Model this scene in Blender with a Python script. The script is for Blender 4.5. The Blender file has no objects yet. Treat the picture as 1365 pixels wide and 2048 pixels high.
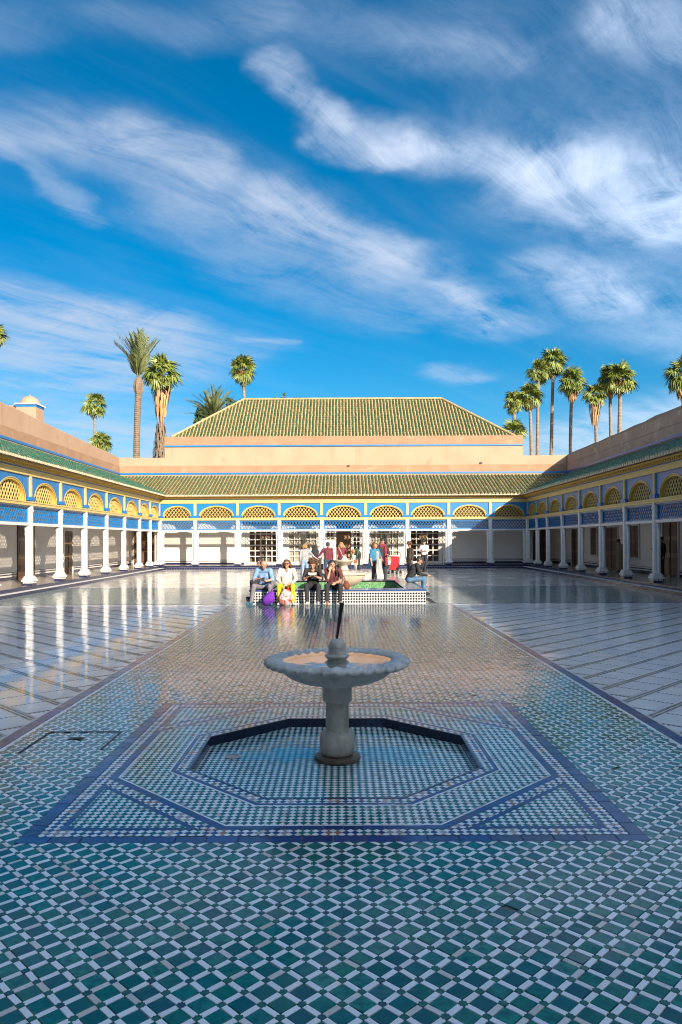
import bpy, math, random
import numpy as np
from mathutils import Vector, Matrix, Euler
random.seed(7); rng = np.random.default_rng(7)
SC = bpy.context.scene
COL = SC.collection
R = math.radians
# ------------------------------------------------------------------ camera
F, CX, HY = 1480.0, 682.5, 1080.0          # focal length in photo pixels, vanishing column, horizon row
CAM_H = 1.6
cam_d = bpy.data.cameras.new('camera'); cam = bpy.data.objects.new('camera', cam_d); COL.objects.link(cam)
cam_d.sensor_fit = 'VERTICAL'; cam_d.sensor_height = 36.0; cam_d.lens = 36.0 * F / 2048.0
cam_d.shift_y = (HY - 1024.0) / 2048.0
cam_d.clip_start = 0.05; cam_d.clip_end = 6000
cam.location = (0, 0, CAM_H)
cam.rotation_euler = (Matrix.Rotation(R(90), 3, 'X') @ Matrix.Rotation(-0.0045, 3, 'Z')).to_euler()
SC.camera = cam
SC.render.engine = 'CYCLES'
SC.cycles.use_denoising = True; SC.cycles.pixel_filter_type = 'BLACKMAN_HARRIS'; SC.cycles.filter_width = 1.1
SC.cycles.max_bounces = 8; SC.cycles.diffuse_bounces = 4; SC.cycles.glossy_bounces = 4
SC.cycles.transparent_max_bounces = 12; SC.cycles.caustics_reflective = False; SC.cycles.caustics_refractive = False
SC.cycles.sample_clamp_indirect = 6
# ------------------------------------------------------------------ light, sky, exposure
SUN_DIR = Vector((-0.56, 1.0, -0.43)).normalized()
SUN_EL = math.asin(-SUN_DIR.z); SUN_AZ = math.atan2(-SUN_DIR.x, -SUN_DIR.y)
SUN_STRENGTH, SKY_STRENGTH = 2.0, 0.15
sl = bpy.data.lights.new('sun', 'SUN'); sun = bpy.data.objects.new('sun', sl); COL.objects.link(sun)
sl.energy = SUN_STRENGTH; sl.angle = R(0.5); sl.color = (1.0, 0.86, 0.69)
sun.rotation_euler = SUN_DIR.to_track_quat('-Z', 'Y').to_euler(); sun.location = (30, -40, 40)
W = bpy.data.worlds.new('World'); SC.world = W; W.use_nodes = True
SC.view_settings.view_transform = 'Standard'; SC.view_settings.look = 'None'
SC.view_settings.exposure = 2.48; SC.view_settings.gamma = 1.0; SC.view_settings.use_curve_mapping = False

def build_sky():
    nt = W.node_tree; nt.nodes.clear(); L = nt.links
    def N(t, **k):
        n = nt.nodes.new(t)
        for a, v in k.items(): setattr(n, a, v)
        return n
    def vm(op, a, b=None, s=None):
        n = N('ShaderNodeVectorMath', operation=op)
        for i, x in ((0, a), (1, b)):
            if x is None: continue
            if hasattr(x, 'is_linked'): L.new(x, n.inputs[i])
            else: n.inputs[i].default_value = x
        if s is not None:
            if hasattr(s, 'is_linked'): L.new(s, n.inputs['Scale'])
            else: n.inputs['Scale'].default_value = s
        return n.outputs['Value'] if op in ('DOT_PRODUCT', 'LENGTH') else n.outputs[0]
    def mt(op, a, b=None, clamp=False):
        n = N('ShaderNodeMath', operation=op, use_clamp=clamp)
        for i, x in ((0, a), (1, b)):
            if x is None: continue
            if hasattr(x, 'is_linked'): L.new(x, n.inputs[i])
            else: n.inputs[i].default_value = x
        return n.outputs[0]
    def noise(vec, scale, detail=5, rough=0.55, dist=0.0):
        n = N('ShaderNodeTexNoise', noise_dimensions='3D'); L.new(vec, n.inputs['Vector'])
        n.inputs['Scale'].default_value = scale; n.inputs['Detail'].default_value = detail
        n.inputs['Roughness'].default_value = rough; n.inputs['Distortion'].default_value = dist
        return n
    sky = N('ShaderNodeTexSky', sky_type='NISHITA', sun_disc=False)
    sky.sun_elevation = SUN_EL; sky.sun_rotation = SUN_AZ
    sky.altitude = 600; sky.air_density = 1.0; sky.dust_density = 1.6; sky.ozone_density = 4.0
    hs = N('ShaderNodeHueSaturation'); hs.inputs['Saturation'].default_value = 1.4; hs.inputs['Hue'].default_value = 0.489; hs.inputs['Value'].default_value = 0.178
    L.new(sky.outputs[0], hs.inputs['Color'])
    tc = N('ShaderNodeTexCoord'); sp = N('ShaderNodeSeparateXYZ'); L.new(tc.outputs['Generated'], sp.inputs[0])
    den = mt('ADD', mt('MAXIMUM', sp.outputs['Z'], 0.0), 0.12)
    cb = N('ShaderNodeCombineXYZ'); L.new(mt('DIVIDE', sp.outputs['X'], den), cb.inputs[0]); L.new(mt('DIVIDE', sp.outputs['Y'], den), cb.inputs[1])
    p = cb.outputs[0]                                # a point on the cloud layer
    rot = N('ShaderNodeVectorRotate', rotation_type='Z_AXIS'); rot.inputs['Angle'].default_value = R(-43); L.new(p, rot.inputs['Vector'])
    wob = noise(p, 1.1, 3)
    w2 = noise(p, 5.0, 4)
    pw = vm('ADD', p, vm('SCALE', vm('SUBTRACT', wob.outputs['Color'], (0.5, 0.5, 0.5)), None, 0.24))
    pw = vm('ADD', pw, vm('SCALE', vm('SUBTRACT', w2.outputs['Color'], (0.5, 0.5, 0.5)), None, 0.14))
    pw = vm('MULTIPLY', pw, (1, 1, 0))
    def P(px, py):
        d = Vector(((px - CX) / F, 1.0, (HY - py) / F)).normalized()
        return Vector((d.x / (max(d.z, 0) + 0.12), d.y / (max(d.z, 0) + 0.12), 0))
    streaks = [  # one wisp each: two ends, half width, how dense
        (545, 130, 690, 250, 36, .55), (690, 270, 830, 290, 46, .6), (640, 300, 800, 330, 22, .45), (830, 300, 1100, 360, 50, .58), (1100, 370, 1420, 450, 75, .72),
        (920, 270, 1420, 330, 70, .14), (1240, 40, 1420, 100, 70, .2), (960, 60, 1420, 230, 130, .08),
        (-60, 250, 240, 260, 65, .38), (230, 250, 440, 350, 40, .55), (200, 300, 640, 440, 75, .42), (560, 400, 780, 500, 40, .6), (350, 420, 760, 520, 70, .35),
        (760, 520, 1000, 660, 50, .42), (870, 570, 1000, 655, 14, .5), (-30, 260, 180, 440, 22, .4), (480, 530, 800, 640, 50, .28),
        (-60, 670, 230, 720, 85, 1.0), (-60, 590, 320, 650, 45, .75), (200, 640, 480, 700, 45, .35), (60, 766, 270, 772, 12, .45),
        (1080, 540, 1230, 610, 45, .45), (1200, 600, 1420, 690, 70, .25), (1000, 420, 1420, 560, 60, .10), (880, 745, 930, 755, 16, .5),
        (1060, 900, 1420, 840, 45, .8), (60, 860, 330, 900, 70, .9), (480, 680, 580, 690, 6, .3), (-60, 30, 500, 40, 60, .14), (520, 20, 1000, 130, 65, .13)]
    dens = None
    for x0, y0, x1, y1, w, a in streaks:
        A, B = P(x0, y0), P(x1, y1); ba = B - A
        mx, my = (x0 + x1) / 2, (y0 + y1) / 2
        dx, dy = x1 - x0, y1 - y0; l = math.hypot(dx, dy)
        wp = (P(mx - dy / l * w, my + dx / l * w) - P(mx, my)).length * 0.5 + (P(mx + dy / l * w, my - dx / l * w) - P(mx, my)).length * 0.5
        pa = vm('SUBTRACT', pw, tuple(A))
        h = mt('DIVIDE', vm('DOT_PRODUCT', pa, tuple(ba)), ba.length_squared, True)
        sc_ = N('ShaderNodeVectorMath', operation='SCALE'); sc_.inputs[0].default_value = tuple(ba); L.new(h, sc_.inputs['Scale'])
        d = vm('LENGTH', vm('SUBTRACT', pa, sc_.outputs[0]))
        mr = N('ShaderNodeMapRange', interpolation_type='SMOOTHERSTEP'); L.new(d, mr.inputs['Value'])
        mr.inputs['From Min'].default_value = wp * 1.45; mr.inputs['From Max'].default_value = 0.0
        mr.inputs['To Min'].default_value = 0.0; mr.inputs['To Max'].default_value = a
        dens = mr.outputs[0] if dens is None else mt('ADD', dens, mr.outputs[0])
    # fibres drawn out along the wind
    st = vm('MULTIPLY', rot.outputs[0], (1.0, 4.2, 1.0))
    f1 = noise(vm('ADD', st, vm('SCALE', wob.outputs['Color'], None, 1.2)), 1.5, 12, 0.70, 0.5)
    f2 = noise(p, 3.2, 12, 0.68, 0.7)
    fib = mt('ADD', mt('MULTIPLY', f1.outputs['Fac'], 3.4), mt('MULTIPLY', f2.outputs['Fac'], 2.4))
    fib = mt('MAXIMUM', mt('SUBTRACT', fib, 2.12), 0.04)
    veil = N('ShaderNodeMapRange', interpolation_type='SMOOTHSTEP'); L.new(noise(st, 0.7, 6, 0.6, 0.5).outputs['Fac'], veil.inputs['Value'])
    veil.inputs['From Min'].default_value = 0.42; veil.inputs['From Max'].default_value = 0.8; veil.inputs['To Max'].default_value = 0.12
    tot = mt('ADD', mt('MULTIPLY', dens, fib), veil.outputs[0])
    tot = mt('SUBTRACT', 1.0, mt('POWER', 2.718, mt('MULTIPLY', tot, -0.78)), True)
    mix = N('ShaderNodeMix', data_type='RGBA'); L.new(tot, mix.inputs['Factor'])
    # ice cloud scatters forward; its glow towards the sun is boosted to fill shade
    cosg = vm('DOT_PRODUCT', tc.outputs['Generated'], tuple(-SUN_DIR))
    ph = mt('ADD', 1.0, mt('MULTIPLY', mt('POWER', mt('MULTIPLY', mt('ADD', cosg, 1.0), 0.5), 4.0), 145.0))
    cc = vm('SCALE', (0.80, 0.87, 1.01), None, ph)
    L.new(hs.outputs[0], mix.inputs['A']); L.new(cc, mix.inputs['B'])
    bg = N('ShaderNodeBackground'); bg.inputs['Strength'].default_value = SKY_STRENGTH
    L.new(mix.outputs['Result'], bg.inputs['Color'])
    out = N('ShaderNodeOutputWorld'); L.new(bg.outputs[0], out.inputs['Surface'])
    W.cycles.sampling_method = 'MANUAL'; W.cycles.sample_map_resolution = 512
build_sky()

# ------------------------------------------------------------------ helpers
class MB:
    """collects faces; build() links them as one mesh object"""
    def __init__(s): s.v = []; s.f = []; s.m = []
    def face(s, pts, m=0):
        n = len(s.v); s.v.extend([tuple(p) for p in pts]); s.f.append(tuple(range(n, n + len(pts)))); s.m.append(m)
    def raw(s, v, f, m=0):
        n = len(s.v); s.v.extend([tuple(p) for p in v]); s.f.extend([tuple(i + n for i in q) for q in f])
        s.m.extend(m if isinstance(m, list) else [m] * len(f))
    def box(s, x0, x1, y0, y1, z0, z1, m=0):
        s.raw([(x0,y0,z0),(x1,y0,z0),(x1,y1,z0),(x0,y1,z0),(x0,y0,z1),(x1,y0,z1),(x1,y1,z1),(x0,y1,z1)],
              [(0,3,2,1),(4,5,6,7),(0,1,5,4),(1,2,6,5),(2,3,7,6),(3,0,4,7)], m)
    def prism(s, poly, a0, a1, plane='xy', m=0, caps=(True, True)):
        """convex polygon extruded along the axis its plane leaves out"""
        def P(u, v, w): return (u, v, w) if plane == 'xy' else (u, w, v) if plane == 'xz' else (w, u, v)
        n = len(poly); v = [P(u, w, a0) for u, w in poly] + [P(u, w, a1) for u, w in poly]
        f = [(i, (i + 1) % n, n + (i + 1) % n, n + i) for i in range(n)]
        if caps[0]: f.append(tuple(range(n - 1, -1, -1)))
        if caps[1]: f.append(tuple(range(n, 2 * n)))
        s.raw(v, f, m)
    def lathe(s, prof, seg=32, c=(0, 0, 0), m=0, mod=None, cap=True):
        v = []; f = []
        for k, (r, z) in enumerate(prof):
            for i in range(seg):
                a = 2 * math.pi * i / seg; rr = r * (mod(a, k) if mod else 1.0)
                v.append((c[0] + rr * math.cos(a), c[1] + rr * math.sin(a), c[2] + z))
        for k in range(len(prof) - 1):
            for i in range(seg):
                j = (i + 1) % seg; f.append((k*seg+i, k*seg+j, (k+1)*seg+j, (k+1)*seg+i))
        if cap:
            f.append(tuple(range(seg - 1, -1, -1))); f.append(tuple(range((len(prof)-1)*seg, len(prof)*seg)))
        s.raw(v, f, m)
    def tube(s, pts, rad, seg=8, m=0, cap=True):
        pts = [Vector(p) for p in pts]; n = len(pts)
        if not hasattr(rad, '__len__'): rad = [rad] * n
        v = []; f = []; up = None
        for k in range(n):
            t = (pts[min(k+1, n-1)] - pts[max(k-1, 0)]).normalized()
            if up is None: up = Vector((0, 0, 1)) if abs(t.z) < 0.9 else Vector((1, 0, 0))
            a = t.cross(up).normalized(); b = a.cross(t).normalized(); up = b
            for i in range(seg):
                th = 2 * math.pi * i / seg; v.append(pts[k] + (a * math.cos(th) + b * math.sin(th)) * rad[k])
        for k in range(n - 1):
            for i in range(seg):
                j = (i + 1) % seg; f.append((k*seg+i, k*seg+j, (k+1)*seg+j, (k+1)*seg+i))
        if cap: f.append(tuple(range(seg - 1, -1, -1))); f.append(tuple(range((n-1)*seg, n*seg)))
        s.raw(v, f, m)
    def sphere(s, c, r, seg=10, rings=7, m=0):
        r = r if hasattr(r, '__len__') else (r, r, r)
        v = [(c[0], c[1], c[2] - r[2])]; f = []
        for k in range(1, rings):
            ph = math.pi * k / rings - math.pi / 2
            for i in range(seg):
                a = 2 * math.pi * i / seg
                v.append((c[0] + r[0]*math.cos(ph)*math.cos(a), c[1] + r[1]*math.cos(ph)*math.sin(a), c[2] + r[2]*math.sin(ph)))
        v.append((c[0], c[1], c[2] + r[2])); T = len(v) - 1
        for i in range(seg):
            j = (i + 1) % seg; f.append((0, 1 + j, 1 + i)); f.append((T, T - seg + i, T - seg + j))
            for k in range(rings - 2):
                f.append((1 + k*seg + i, 1 + k*seg + j, 1 + (k+1)*seg + j, 1 + (k+1)*seg + i))
        s.raw(v, f, m)
    def mesh(s, name, mats, smooth=False):
        me = bpy.data.meshes.new(name); me.from_pydata(s.v, [], s.f)
        for m in (mats if isinstance(mats, (list, tuple)) else [mats]): me.materials.append(M[m] if isinstance(m, str) else m)
        me.polygons.foreach_set('material_index', s.m)
        if smooth: me.polygons.foreach_set('use_smooth', [True] * len(s.f))
        me.update()
        return me
    def build(s, name, mats, parent=None, smooth=False, kind=None):
        return link(name, s.mesh(name, mats, smooth), parent, kind)
def link(name, me, parent=None, kind=None, loc=None, rz=None):
    o = bpy.data.objects.new(name, me); COL.objects.link(o); o.parent = parent
    if kind: o['kind'] = kind
    if loc is not None: o.location = loc
    if rz is not None: o.rotation_euler = (0, 0, rz)
    return o
def tag(o, label=None, cat=None, group=None, kind=None):
    if label: o['label'] = label
    if cat: o['category'] = cat
    if group: o['group'] = group
    if kind: o['kind'] = kind
    return o
def empty(name, loc=(0, 0, 0), rz=0.0):
    o = bpy.data.objects.new(name, None); COL.objects.link(o); o.location = loc; o.rotation_euler = (0, 0, rz)
    o.empty_display_size = 0.2
    return o
def structure(o): o['kind'] = 'structure'; return o
def autosmooth(o, ang=40):
    me = o.data; me.polygons.foreach_set('use_smooth', [True] * len(me.polygons))
    me.set_sharp_from_angle(angle=R(ang))
def clip(poly, a, b, c):
    """keep the part of a convex polygon with a*x + b*y <= c"""
    out = []; n = len(poly)
    for i in range(n):
        p, q = poly[i], poly[(i + 1) % n]
        dp, dq = a*p[0] + b*p[1] - c, a*q[0] + b*q[1] - c
        if dp <= 0: out.append(p)
        if dp * dq < 0:
            t = dp / (dp - dq); out.append((p[0] + t*(q[0]-p[0]), p[1] + t*(q[1]-p[1])))
    return out
def clip_to(poly, conv):
    """clip to a counter-clockwise convex polygon"""
    n = len(conv)
    for i in range(n):
        (x0, y0), (x1, y1) = conv[i], conv[(i + 1) % n]
        poly = clip(poly, (y1 - y0), -(x1 - x0), (y1 - y0)*x0 - (x1 - x0)*y0)
        if len(poly) < 3: return []
    return poly
def area(poly):
    return 0.5 * abs(sum(poly[i][0]*poly[(i+1) % len(poly)][1] - poly[(i+1) % len(poly)][0]*poly[i][1] for i in range(len(poly))))

# ------------------------------------------------------------------ materials
M = {}
def mat(name, base, rough=0.6, var=None, var_scale=3.0, bump=0.0, bump_scale=40.0, island=None, rough_var=0.0, metallic=0.0,
        wear=0.0, streak=None, dirt=None, dirt_scale=1.5, dirt_lo=0.5, dirt_hi=0.75, spec=0.5, coat=0.0, trans=0.0, detail=6, stretch=(1,1,1), coords='Object'):
    """principled material: base colour, a second colour mixed by noise, colours picked per piece, stains, relief"""
    m = bpy.data.materials.new(name); m.use_nodes = True; nt = m.node_tree; L = nt.links
    b = nt.nodes['Principled BSDF']; c4 = lambda c: (*c, 1)
    b.inputs['Roughness'].default_value = rough; b.inputs['Metallic'].default_value = metallic
    b.inputs['Specular IOR Level'].default_value = spec; b.inputs['Coat Weight'].default_value = coat; b.inputs['Coat Roughness'].default_value = 0.05
    tc = nt.nodes.new('ShaderNodeTexCoord'); mp = nt.nodes.new('ShaderNodeMapping'); mp.inputs['Scale'].default_value = stretch
    if coords == 'World':
        g = nt.nodes.new('ShaderNodeNewGeometry'); L.new(g.outputs['Position'], mp.inputs['Vector'])
    else: L.new(tc.outputs[coords], mp.inputs['Vector'])
    def noise(scale, det=detail, rg=0.6, dist=0.0):
        n = nt.nodes.new('ShaderNodeTexNoise'); L.new(mp.outputs[0], n.inputs['Vector']); n.inputs['Scale'].default_value = scale
        n.inputs['Detail'].default_value = det; n.inputs['Roughness'].default_value = rg; n.inputs['Distortion'].default_value = dist
        return n.outputs['Fac']
    def mix(fac, a, bb):
        n = nt.nodes.new('ShaderNodeMix'); n.data_type = 'RGBA'
        for s, x in (('Factor', fac), ('A', a), ('B', bb)):
            if hasattr(x, 'is_linked'): L.new(x, n.inputs[s])
            else: n.inputs[s].default_value = x if s == 'Factor' else c4(x)
        return n.outputs['Result']
    def rng_(v, lo, hi, to0=0.0, to1=1.0):
        n = nt.nodes.new('ShaderNodeMapRange'); n.interpolation_type = 'SMOOTHSTEP'; L.new(v, n.inputs['Value'])
        n.inputs['From Min'].default_value = lo; n.inputs['From Max'].default_value = hi
        n.inputs['To Min'].default_value = to0; n.inputs['To Max'].default_value = to1
        return n.outputs[0]
    col = base
    if island:
        g = nt.nodes.new('ShaderNodeNewGeometry'); oi = nt.nodes.new('ShaderNodeObjectInfo')
        ad = nt.nodes.new('ShaderNodeMath'); ad.operation = 'ADD'; L.new(g.outputs['Random Per Island'], ad.inputs[0]); L.new(oi.outputs['Random'], ad.inputs[1])
        fr = nt.nodes.new('ShaderNodeMath'); fr.operation = 'FRACT'; L.new(ad.outputs[0], fr.inputs[0])
        cr = nt.nodes.new('ShaderNodeValToRGB'); L.new(fr.outputs[0], cr.inputs[0])
        cs = [base] + list(island); e = cr.color_ramp.elements
        while len(e) < len(cs): e.new(0.5)
        for i, c in enumerate(cs): e[i].position = i / (len(cs) - 1); e[i].color = c4(c)
        col = cr.outputs[0]
    if var: col = mix(rng_(noise(var_scale), 0.35, 0.68), col, var)
    if dirt: col = mix(rng_(noise(dirt_scale, 8, 0.68, 0.4), dirt_lo, dirt_hi), col, dirt)
    if streak:      # run-off marks: noise drawn out downwards
        m2 = nt.nodes.new('ShaderNodeMapping'); m2.inputs['Scale'].default_value = (1, 1, 0.12); L.new(tc.outputs['Object'], m2.inputs['Vector'])
        n = nt.nodes.new('ShaderNodeTexNoise'); L.new(m2.outputs[0], n.inputs['Vector']); n.inputs['Scale'].default_value = streak[1]; n.inputs['Detail'].default_value = 7; n.inputs['Roughness'].default_value = .65
        col = mix(rng_(n.outputs['Fac'], streak[2], streak[3]), col, streak[0])
    if hasattr(col, 'is_linked'): L.new(col, b.inputs['Base Color'])
    else: b.inputs['Base Color'].default_value = c4(col)
    if rough_var or wear:      # gloss varies over a piece; wear dulls it along larger scuffed patches
        rs = rng_(noise(var_scale * 2.3), 0.3, 0.7, max(rough - rough_var, 0.01), rough + rough_var)
        if wear:
            ad2 = nt.nodes.new('ShaderNodeMath'); ad2.operation = 'ADD'; L.new(rs, ad2.inputs[0]); L.new(rng_(noise(0.9, 8, 0.7, 0.6), 0.46, 0.68, 0.0, wear), ad2.inputs[1]); rs = ad2.outputs[0]
        L.new(rs, b.inputs['Roughness'])
    if bump:
        bp = nt.nodes.new('ShaderNodeBump'); bp.inputs['Strength'].default_value = min(1, bump); bp.inputs['Distance'].default_value = 0.01
        L.new(noise(bump_scale, 5), bp.inputs['Height']); L.new(bp.outputs[0], b.inputs['Normal'])
    M[name] = m
    return m
def hx(s): # sRGB hex -> linear
    f = lambda v: v / 12.92 if v <= 0.04045 else ((v + 0.055) / 1.055) ** 2.4
    return tuple(f(int(s[i:i+2], 16) / 255) for i in (0, 2, 4))
# glazed floor tiles: colours vary from piece to piece
mat('tile_green', wear=0.10, base=(0.005, 0.185, 0.155), rough=0.065, spec=0.30, island=[(0.012,0.22,0.15), (0.010,0.14,0.15), (0.016,0.25,0.19), (0.010,0.16,0.11), (0.014,0.095,0.125), (0.008,0.20,0.13), (0.012,0.07,0.10), (0.02,0.21,0.18)], var=(0.008, 0.12, 0.115), var_scale=25, bump=0.10, bump_scale=16, rough_var=0.035, coords='World', dirt=(0.10, 0.13, 0.12), dirt_scale=9, dirt_lo=0.62, dirt_hi=0.9)
mat('tile_white', (0.84, 0.84, 0.83), 0.09, wear=0.10, spec=0.42, island=[(0.88,0.88,0.86), (0.80,0.81,0.80), (0.86,0.83,0.78), (0.83,0.84,0.85), (0.60,0.55,0.48), (0.85,0.85,0.84), (0.80,0.79,0.76)], bump=0.07, bump_scale=20, coords='World', dirt=(0.36, 0.33, 0.28), dirt_scale=7, dirt_lo=0.6, dirt_hi=0.85)
mat('tile_star', (0.012, 0.11, 0.09), 0.13, island=[(0.015,0.13,0.085), (0.012,0.07,0.08)], bump=0.14, bump_scale=22, coords='World')
mat('tile_blue', (0.016, 0.048, 0.17), 0.10, spec=0.35, island=[(0.018,0.06,0.22), (0.014,0.035,0.12), (0.03,0.07,0.20), (0.05,0.055,0.11)], bump=0.16, bump_scale=20, coords='World', dirt=(0.10, 0.09, 0.10), dirt_scale=6, dirt_lo=0.6, dirt_hi=0.85)
mat('tile_orange', (0.36, 0.13, 0.05), 0.18, island=[(0.45,0.17,0.06), (0.28,0.12,0.07)], bump=0.14, bump_scale=22, coords='World')
mat('tile_pink', (0.40, 0.30, 0.26), 0.2, island=[(0.35,0.27,0.27), (0.45,0.36,0.30)], bump=0.14, bump_scale=22, coords='World')
mat('grout', (0.20, 0.175, 0.14), 0.75, var=(0.11, 0.10, 0.085), var_scale=4, coords='World', bump=0.3, bump_scale=60)
mat('marble', (0.79, 0.78, 0.76), 0.075, wear=0.09, island=[(0.83,0.82,0.80), (0.74,0.73,0.72), (0.80,0.78,0.74), (0.77,0.77,0.77)], var=(0.71, 0.72, 0.73), var_scale=2.5, bump=0.030, bump_scale=9, rough_var=0.03, coords='World', dirt=(0.56, 0.52, 0.46), dirt_scale=5, dirt_lo=0.62, dirt_hi=0.85)
mat('line_check', (0.07, 0.10, 0.09), 0.06, island=[(0.07,0.12,0.09), (0.14,0.14,0.13)])
mat('marble_sun_toned', (0.60, 0.56, 0.49), 0.12, wear=0.14, island=[(0.64,0.60,0.53), (0.56,0.52,0.46), (0.61,0.58,0.51)], var=(0.54, 0.51, 0.46), var_scale=2.5, coords='World')  # copy of the marble, darkened and warmed against washing out in the sun
mat('pool_white', (0.52, 0.51, 0.485), 0.12, coords='World', dirt=(0.45, 0.42, 0.36), dirt_scale=6, dirt_lo=0.6, dirt_hi=0.85)
mat('tile_navy', (0.012, 0.022, 0.055), 0.12, island=[(0.015,0.028,0.075), (0.012,0.018,0.04)], bump=0.1, bump_scale=20, coords='World')
mat('line_bed', (0.74, 0.73, 0.70), 0.06, var=(0.64,0.62,0.58), var_scale=6, coords='World')
mat('earth', (0.28, 0.20, 0.14), 0.9, var=(0.20, 0.16, 0.10), var_scale=0.2, coords='World')
# building
mat('plaster', (0.385, 0.248, 0.162), 0.85, var=(0.355, 0.22, 0.138), var_scale=0.7, bump=0.35, bump_scale=9, streak=((0.28, 0.168, 0.098), 1.3, .5, .8), dirt=(0.26, 0.147, 0.08), dirt_scale=0.8, dirt_lo=0.58, dirt_hi=0.8)
mat('plaster_band', (0.30, 0.178, 0.102), 0.88, var=(0.265, 0.148, 0.082), var_scale=1.6, bump=0.4, bump_scale=9, dirt=(0.375, 0.26, 0.17), dirt_scale=1.5, dirt_lo=0.57, dirt_hi=0.72)
mat('plaster_old', (0.48, 0.31, 0.22), 0.88, var=(0.42, 0.26, 0.18), var_scale=1.0, bump=0.45, bump_scale=8, dirt=(0.60, 0.45, 0.32), dirt_scale=1.1, dirt_lo=0.55, dirt_hi=0.66)
mat('wall_white', (0.64, 0.605, 0.55), 0.75, var=(0.59, 0.555, 0.495), var_scale=0.9, bump=0.15, bump_scale=12, dirt=(0.50, 0.45, 0.375), dirt_scale=1.2, dirt_lo=0.62, dirt_hi=0.85)
mat('paint_white', (0.55, 0.535, 0.505), 0.4, var=(0.50, 0.485, 0.45), var_scale=4, bump=0.08, bump_scale=25, dirt=(0.38, 0.34, 0.275), dirt_scale=5, dirt_lo=0.6, dirt_hi=0.85)
mat('paint_blue', (0.002, 0.145, 0.38), 0.38, var=(0.004, 0.12, 0.33), var_scale=3, bump=0.08, bump_scale=25, dirt=(0.03, 0.20, 0.47), dirt_scale=4, dirt_lo=0.6, dirt_hi=0.8)
mat('paint_yellow', (0.54, 0.335, 0.052), 0.4, var=(0.48, 0.30, 0.052), var_scale=4, bump=0.08, bump_scale=25, dirt=(0.56, 0.37, 0.12), dirt_scale=6, dirt_lo=0.62, dirt_hi=0.8)
mat('paint_cream', (0.53, 0.40, 0.14), 0.4, var=(0.48, 0.355, 0.12), var_scale=4, bump=0.08, bump_scale=25)
mat('wood', (0.085, 0.042, 0.022), 0.5, var=(0.05, 0.025, 0.014), var_scale=5, bump=0.2, bump_scale=30, stretch=(1, 1, 0.15))
mat('wood_door', (0.15, 0.075, 0.035), 0.45, var=(0.085, 0.04, 0.02), var_scale=6, bump=0.2, bump_scale=30, stretch=(1, 1, 0.15))
mat('ceiling_wood', (0.20, 0.10, 0.04), 0.6, var=(0.12, 0.06, 0.03), var_scale=2)
mat('brass', (0.55, 0.36, 0.10), 0.35, metallic=0.9)
mat('roof_green', (0.045, 0.088, 0.030), 0.36, island=[(0.03,0.085,0.035), (0.07,0.10,0.032), (0.032,0.066,0.024), (0.10,0.11,0.036), (0.042,0.10,0.045), (0.065,0.066,0.024), (0.12,0.095,0.04)], bump=0.1, bump_scale=20, dirt=(0.15, 0.125, 0.06), dirt_scale=2.5, dirt_lo=0.6, dirt_hi=0.85)
mat('roof_teal', (0.025, 0.10, 0.065), 0.36, island=[(0.03,0.12,0.07), (0.02,0.075,0.05), (0.06,0.135,0.085), (0.03,0.09,0.05), (0.10,0.15,0.10), (0.05,0.08,0.045)], bump=0.1, bump_scale=20, dirt=(0.06, 0.11, 0.06), dirt_scale=2.5, dirt_lo=0.6, dirt_hi=0.85)
mat('roof_mortar', (0.40, 0.285, 0.14), 0.8, var=(0.31, 0.22, 0.10), var_scale=3, dirt=(0.24, 0.18, 0.08), dirt_scale=4, dirt_lo=0.55, dirt_hi=0.8, bump=0.3, bump_scale=20)
mat('roof_end', (0.60, 0.47, 0.30), 0.8, island=[(0.70,0.58,0.40), (0.50,0.38,0.22)])
mat('step_blue', (0.010, 0.014, 0.045), 0.15, var=(0.02, 0.025, 0.06), var_scale=14, coords='World')
mat('gallery_floor', (0.40, 0.34, 0.26), 0.16, var=(0.34, 0.29, 0.22), var_scale=4, coords='World', bump=0.05)
mat('pane_dark', (0.05, 0.045, 0.04), 0.06)
mat('curtain', (0.62, 0.55, 0.45), 0.9, var=(0.55, 0.48, 0.38), var_scale=4, stretch=(6, 1, 0.4))
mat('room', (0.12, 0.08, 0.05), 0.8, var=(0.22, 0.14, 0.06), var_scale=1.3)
# fountains and pool
mat('stone', (0.60, 0.57, 0.51), 0.38, var=(0.46, 0.435, 0.39), var_scale=9, bump=0.22, bump_scale=30, streak=((0.30, 0.28, 0.24), 16, .5, .8), dirt=(0.20, 0.19, 0.17), dirt_scale=6, dirt_lo=0.58, dirt_hi=0.8)
mat('stone_stem', (0.52, 0.48, 0.40), 0.42, var=(0.38, 0.34, 0.27), var_scale=8, bump=0.25, bump_scale=30, streak=((0.22, 0.185, 0.13), 18, .48, .8), dirt=(0.17, 0.15, 0.12), dirt_scale=5, dirt_lo=0.56, dirt_hi=0.8)
mat('stone_cream', (0.50, 0.44, 0.34), 0.45, var=(0.43, 0.375, 0.28), var_scale=5, bump=0.15, bump_scale=30)
mat('pipe_black', (0.012, 0.012, 0.012), 0.45)
mat('rust', (0.10, 0.062, 0.04), 0.5, var=(0.17, 0.12, 0.08), var_scale=9)
mat('tile_black', (0.012, 0.012, 0.014), 0.15)
mat('pool_green', (0.045, 0.17, 0.065), 0.2, var=(0.17, 0.30, 0.15), var_scale=26, detail=1, coords='World')
mat('metal_dark', (0.03, 0.03, 0.03), 0.5, metallic=0.5)
mat('metal_grey', (0.4, 0.4, 0.4), 0.35, metallic=0.8)
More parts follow.
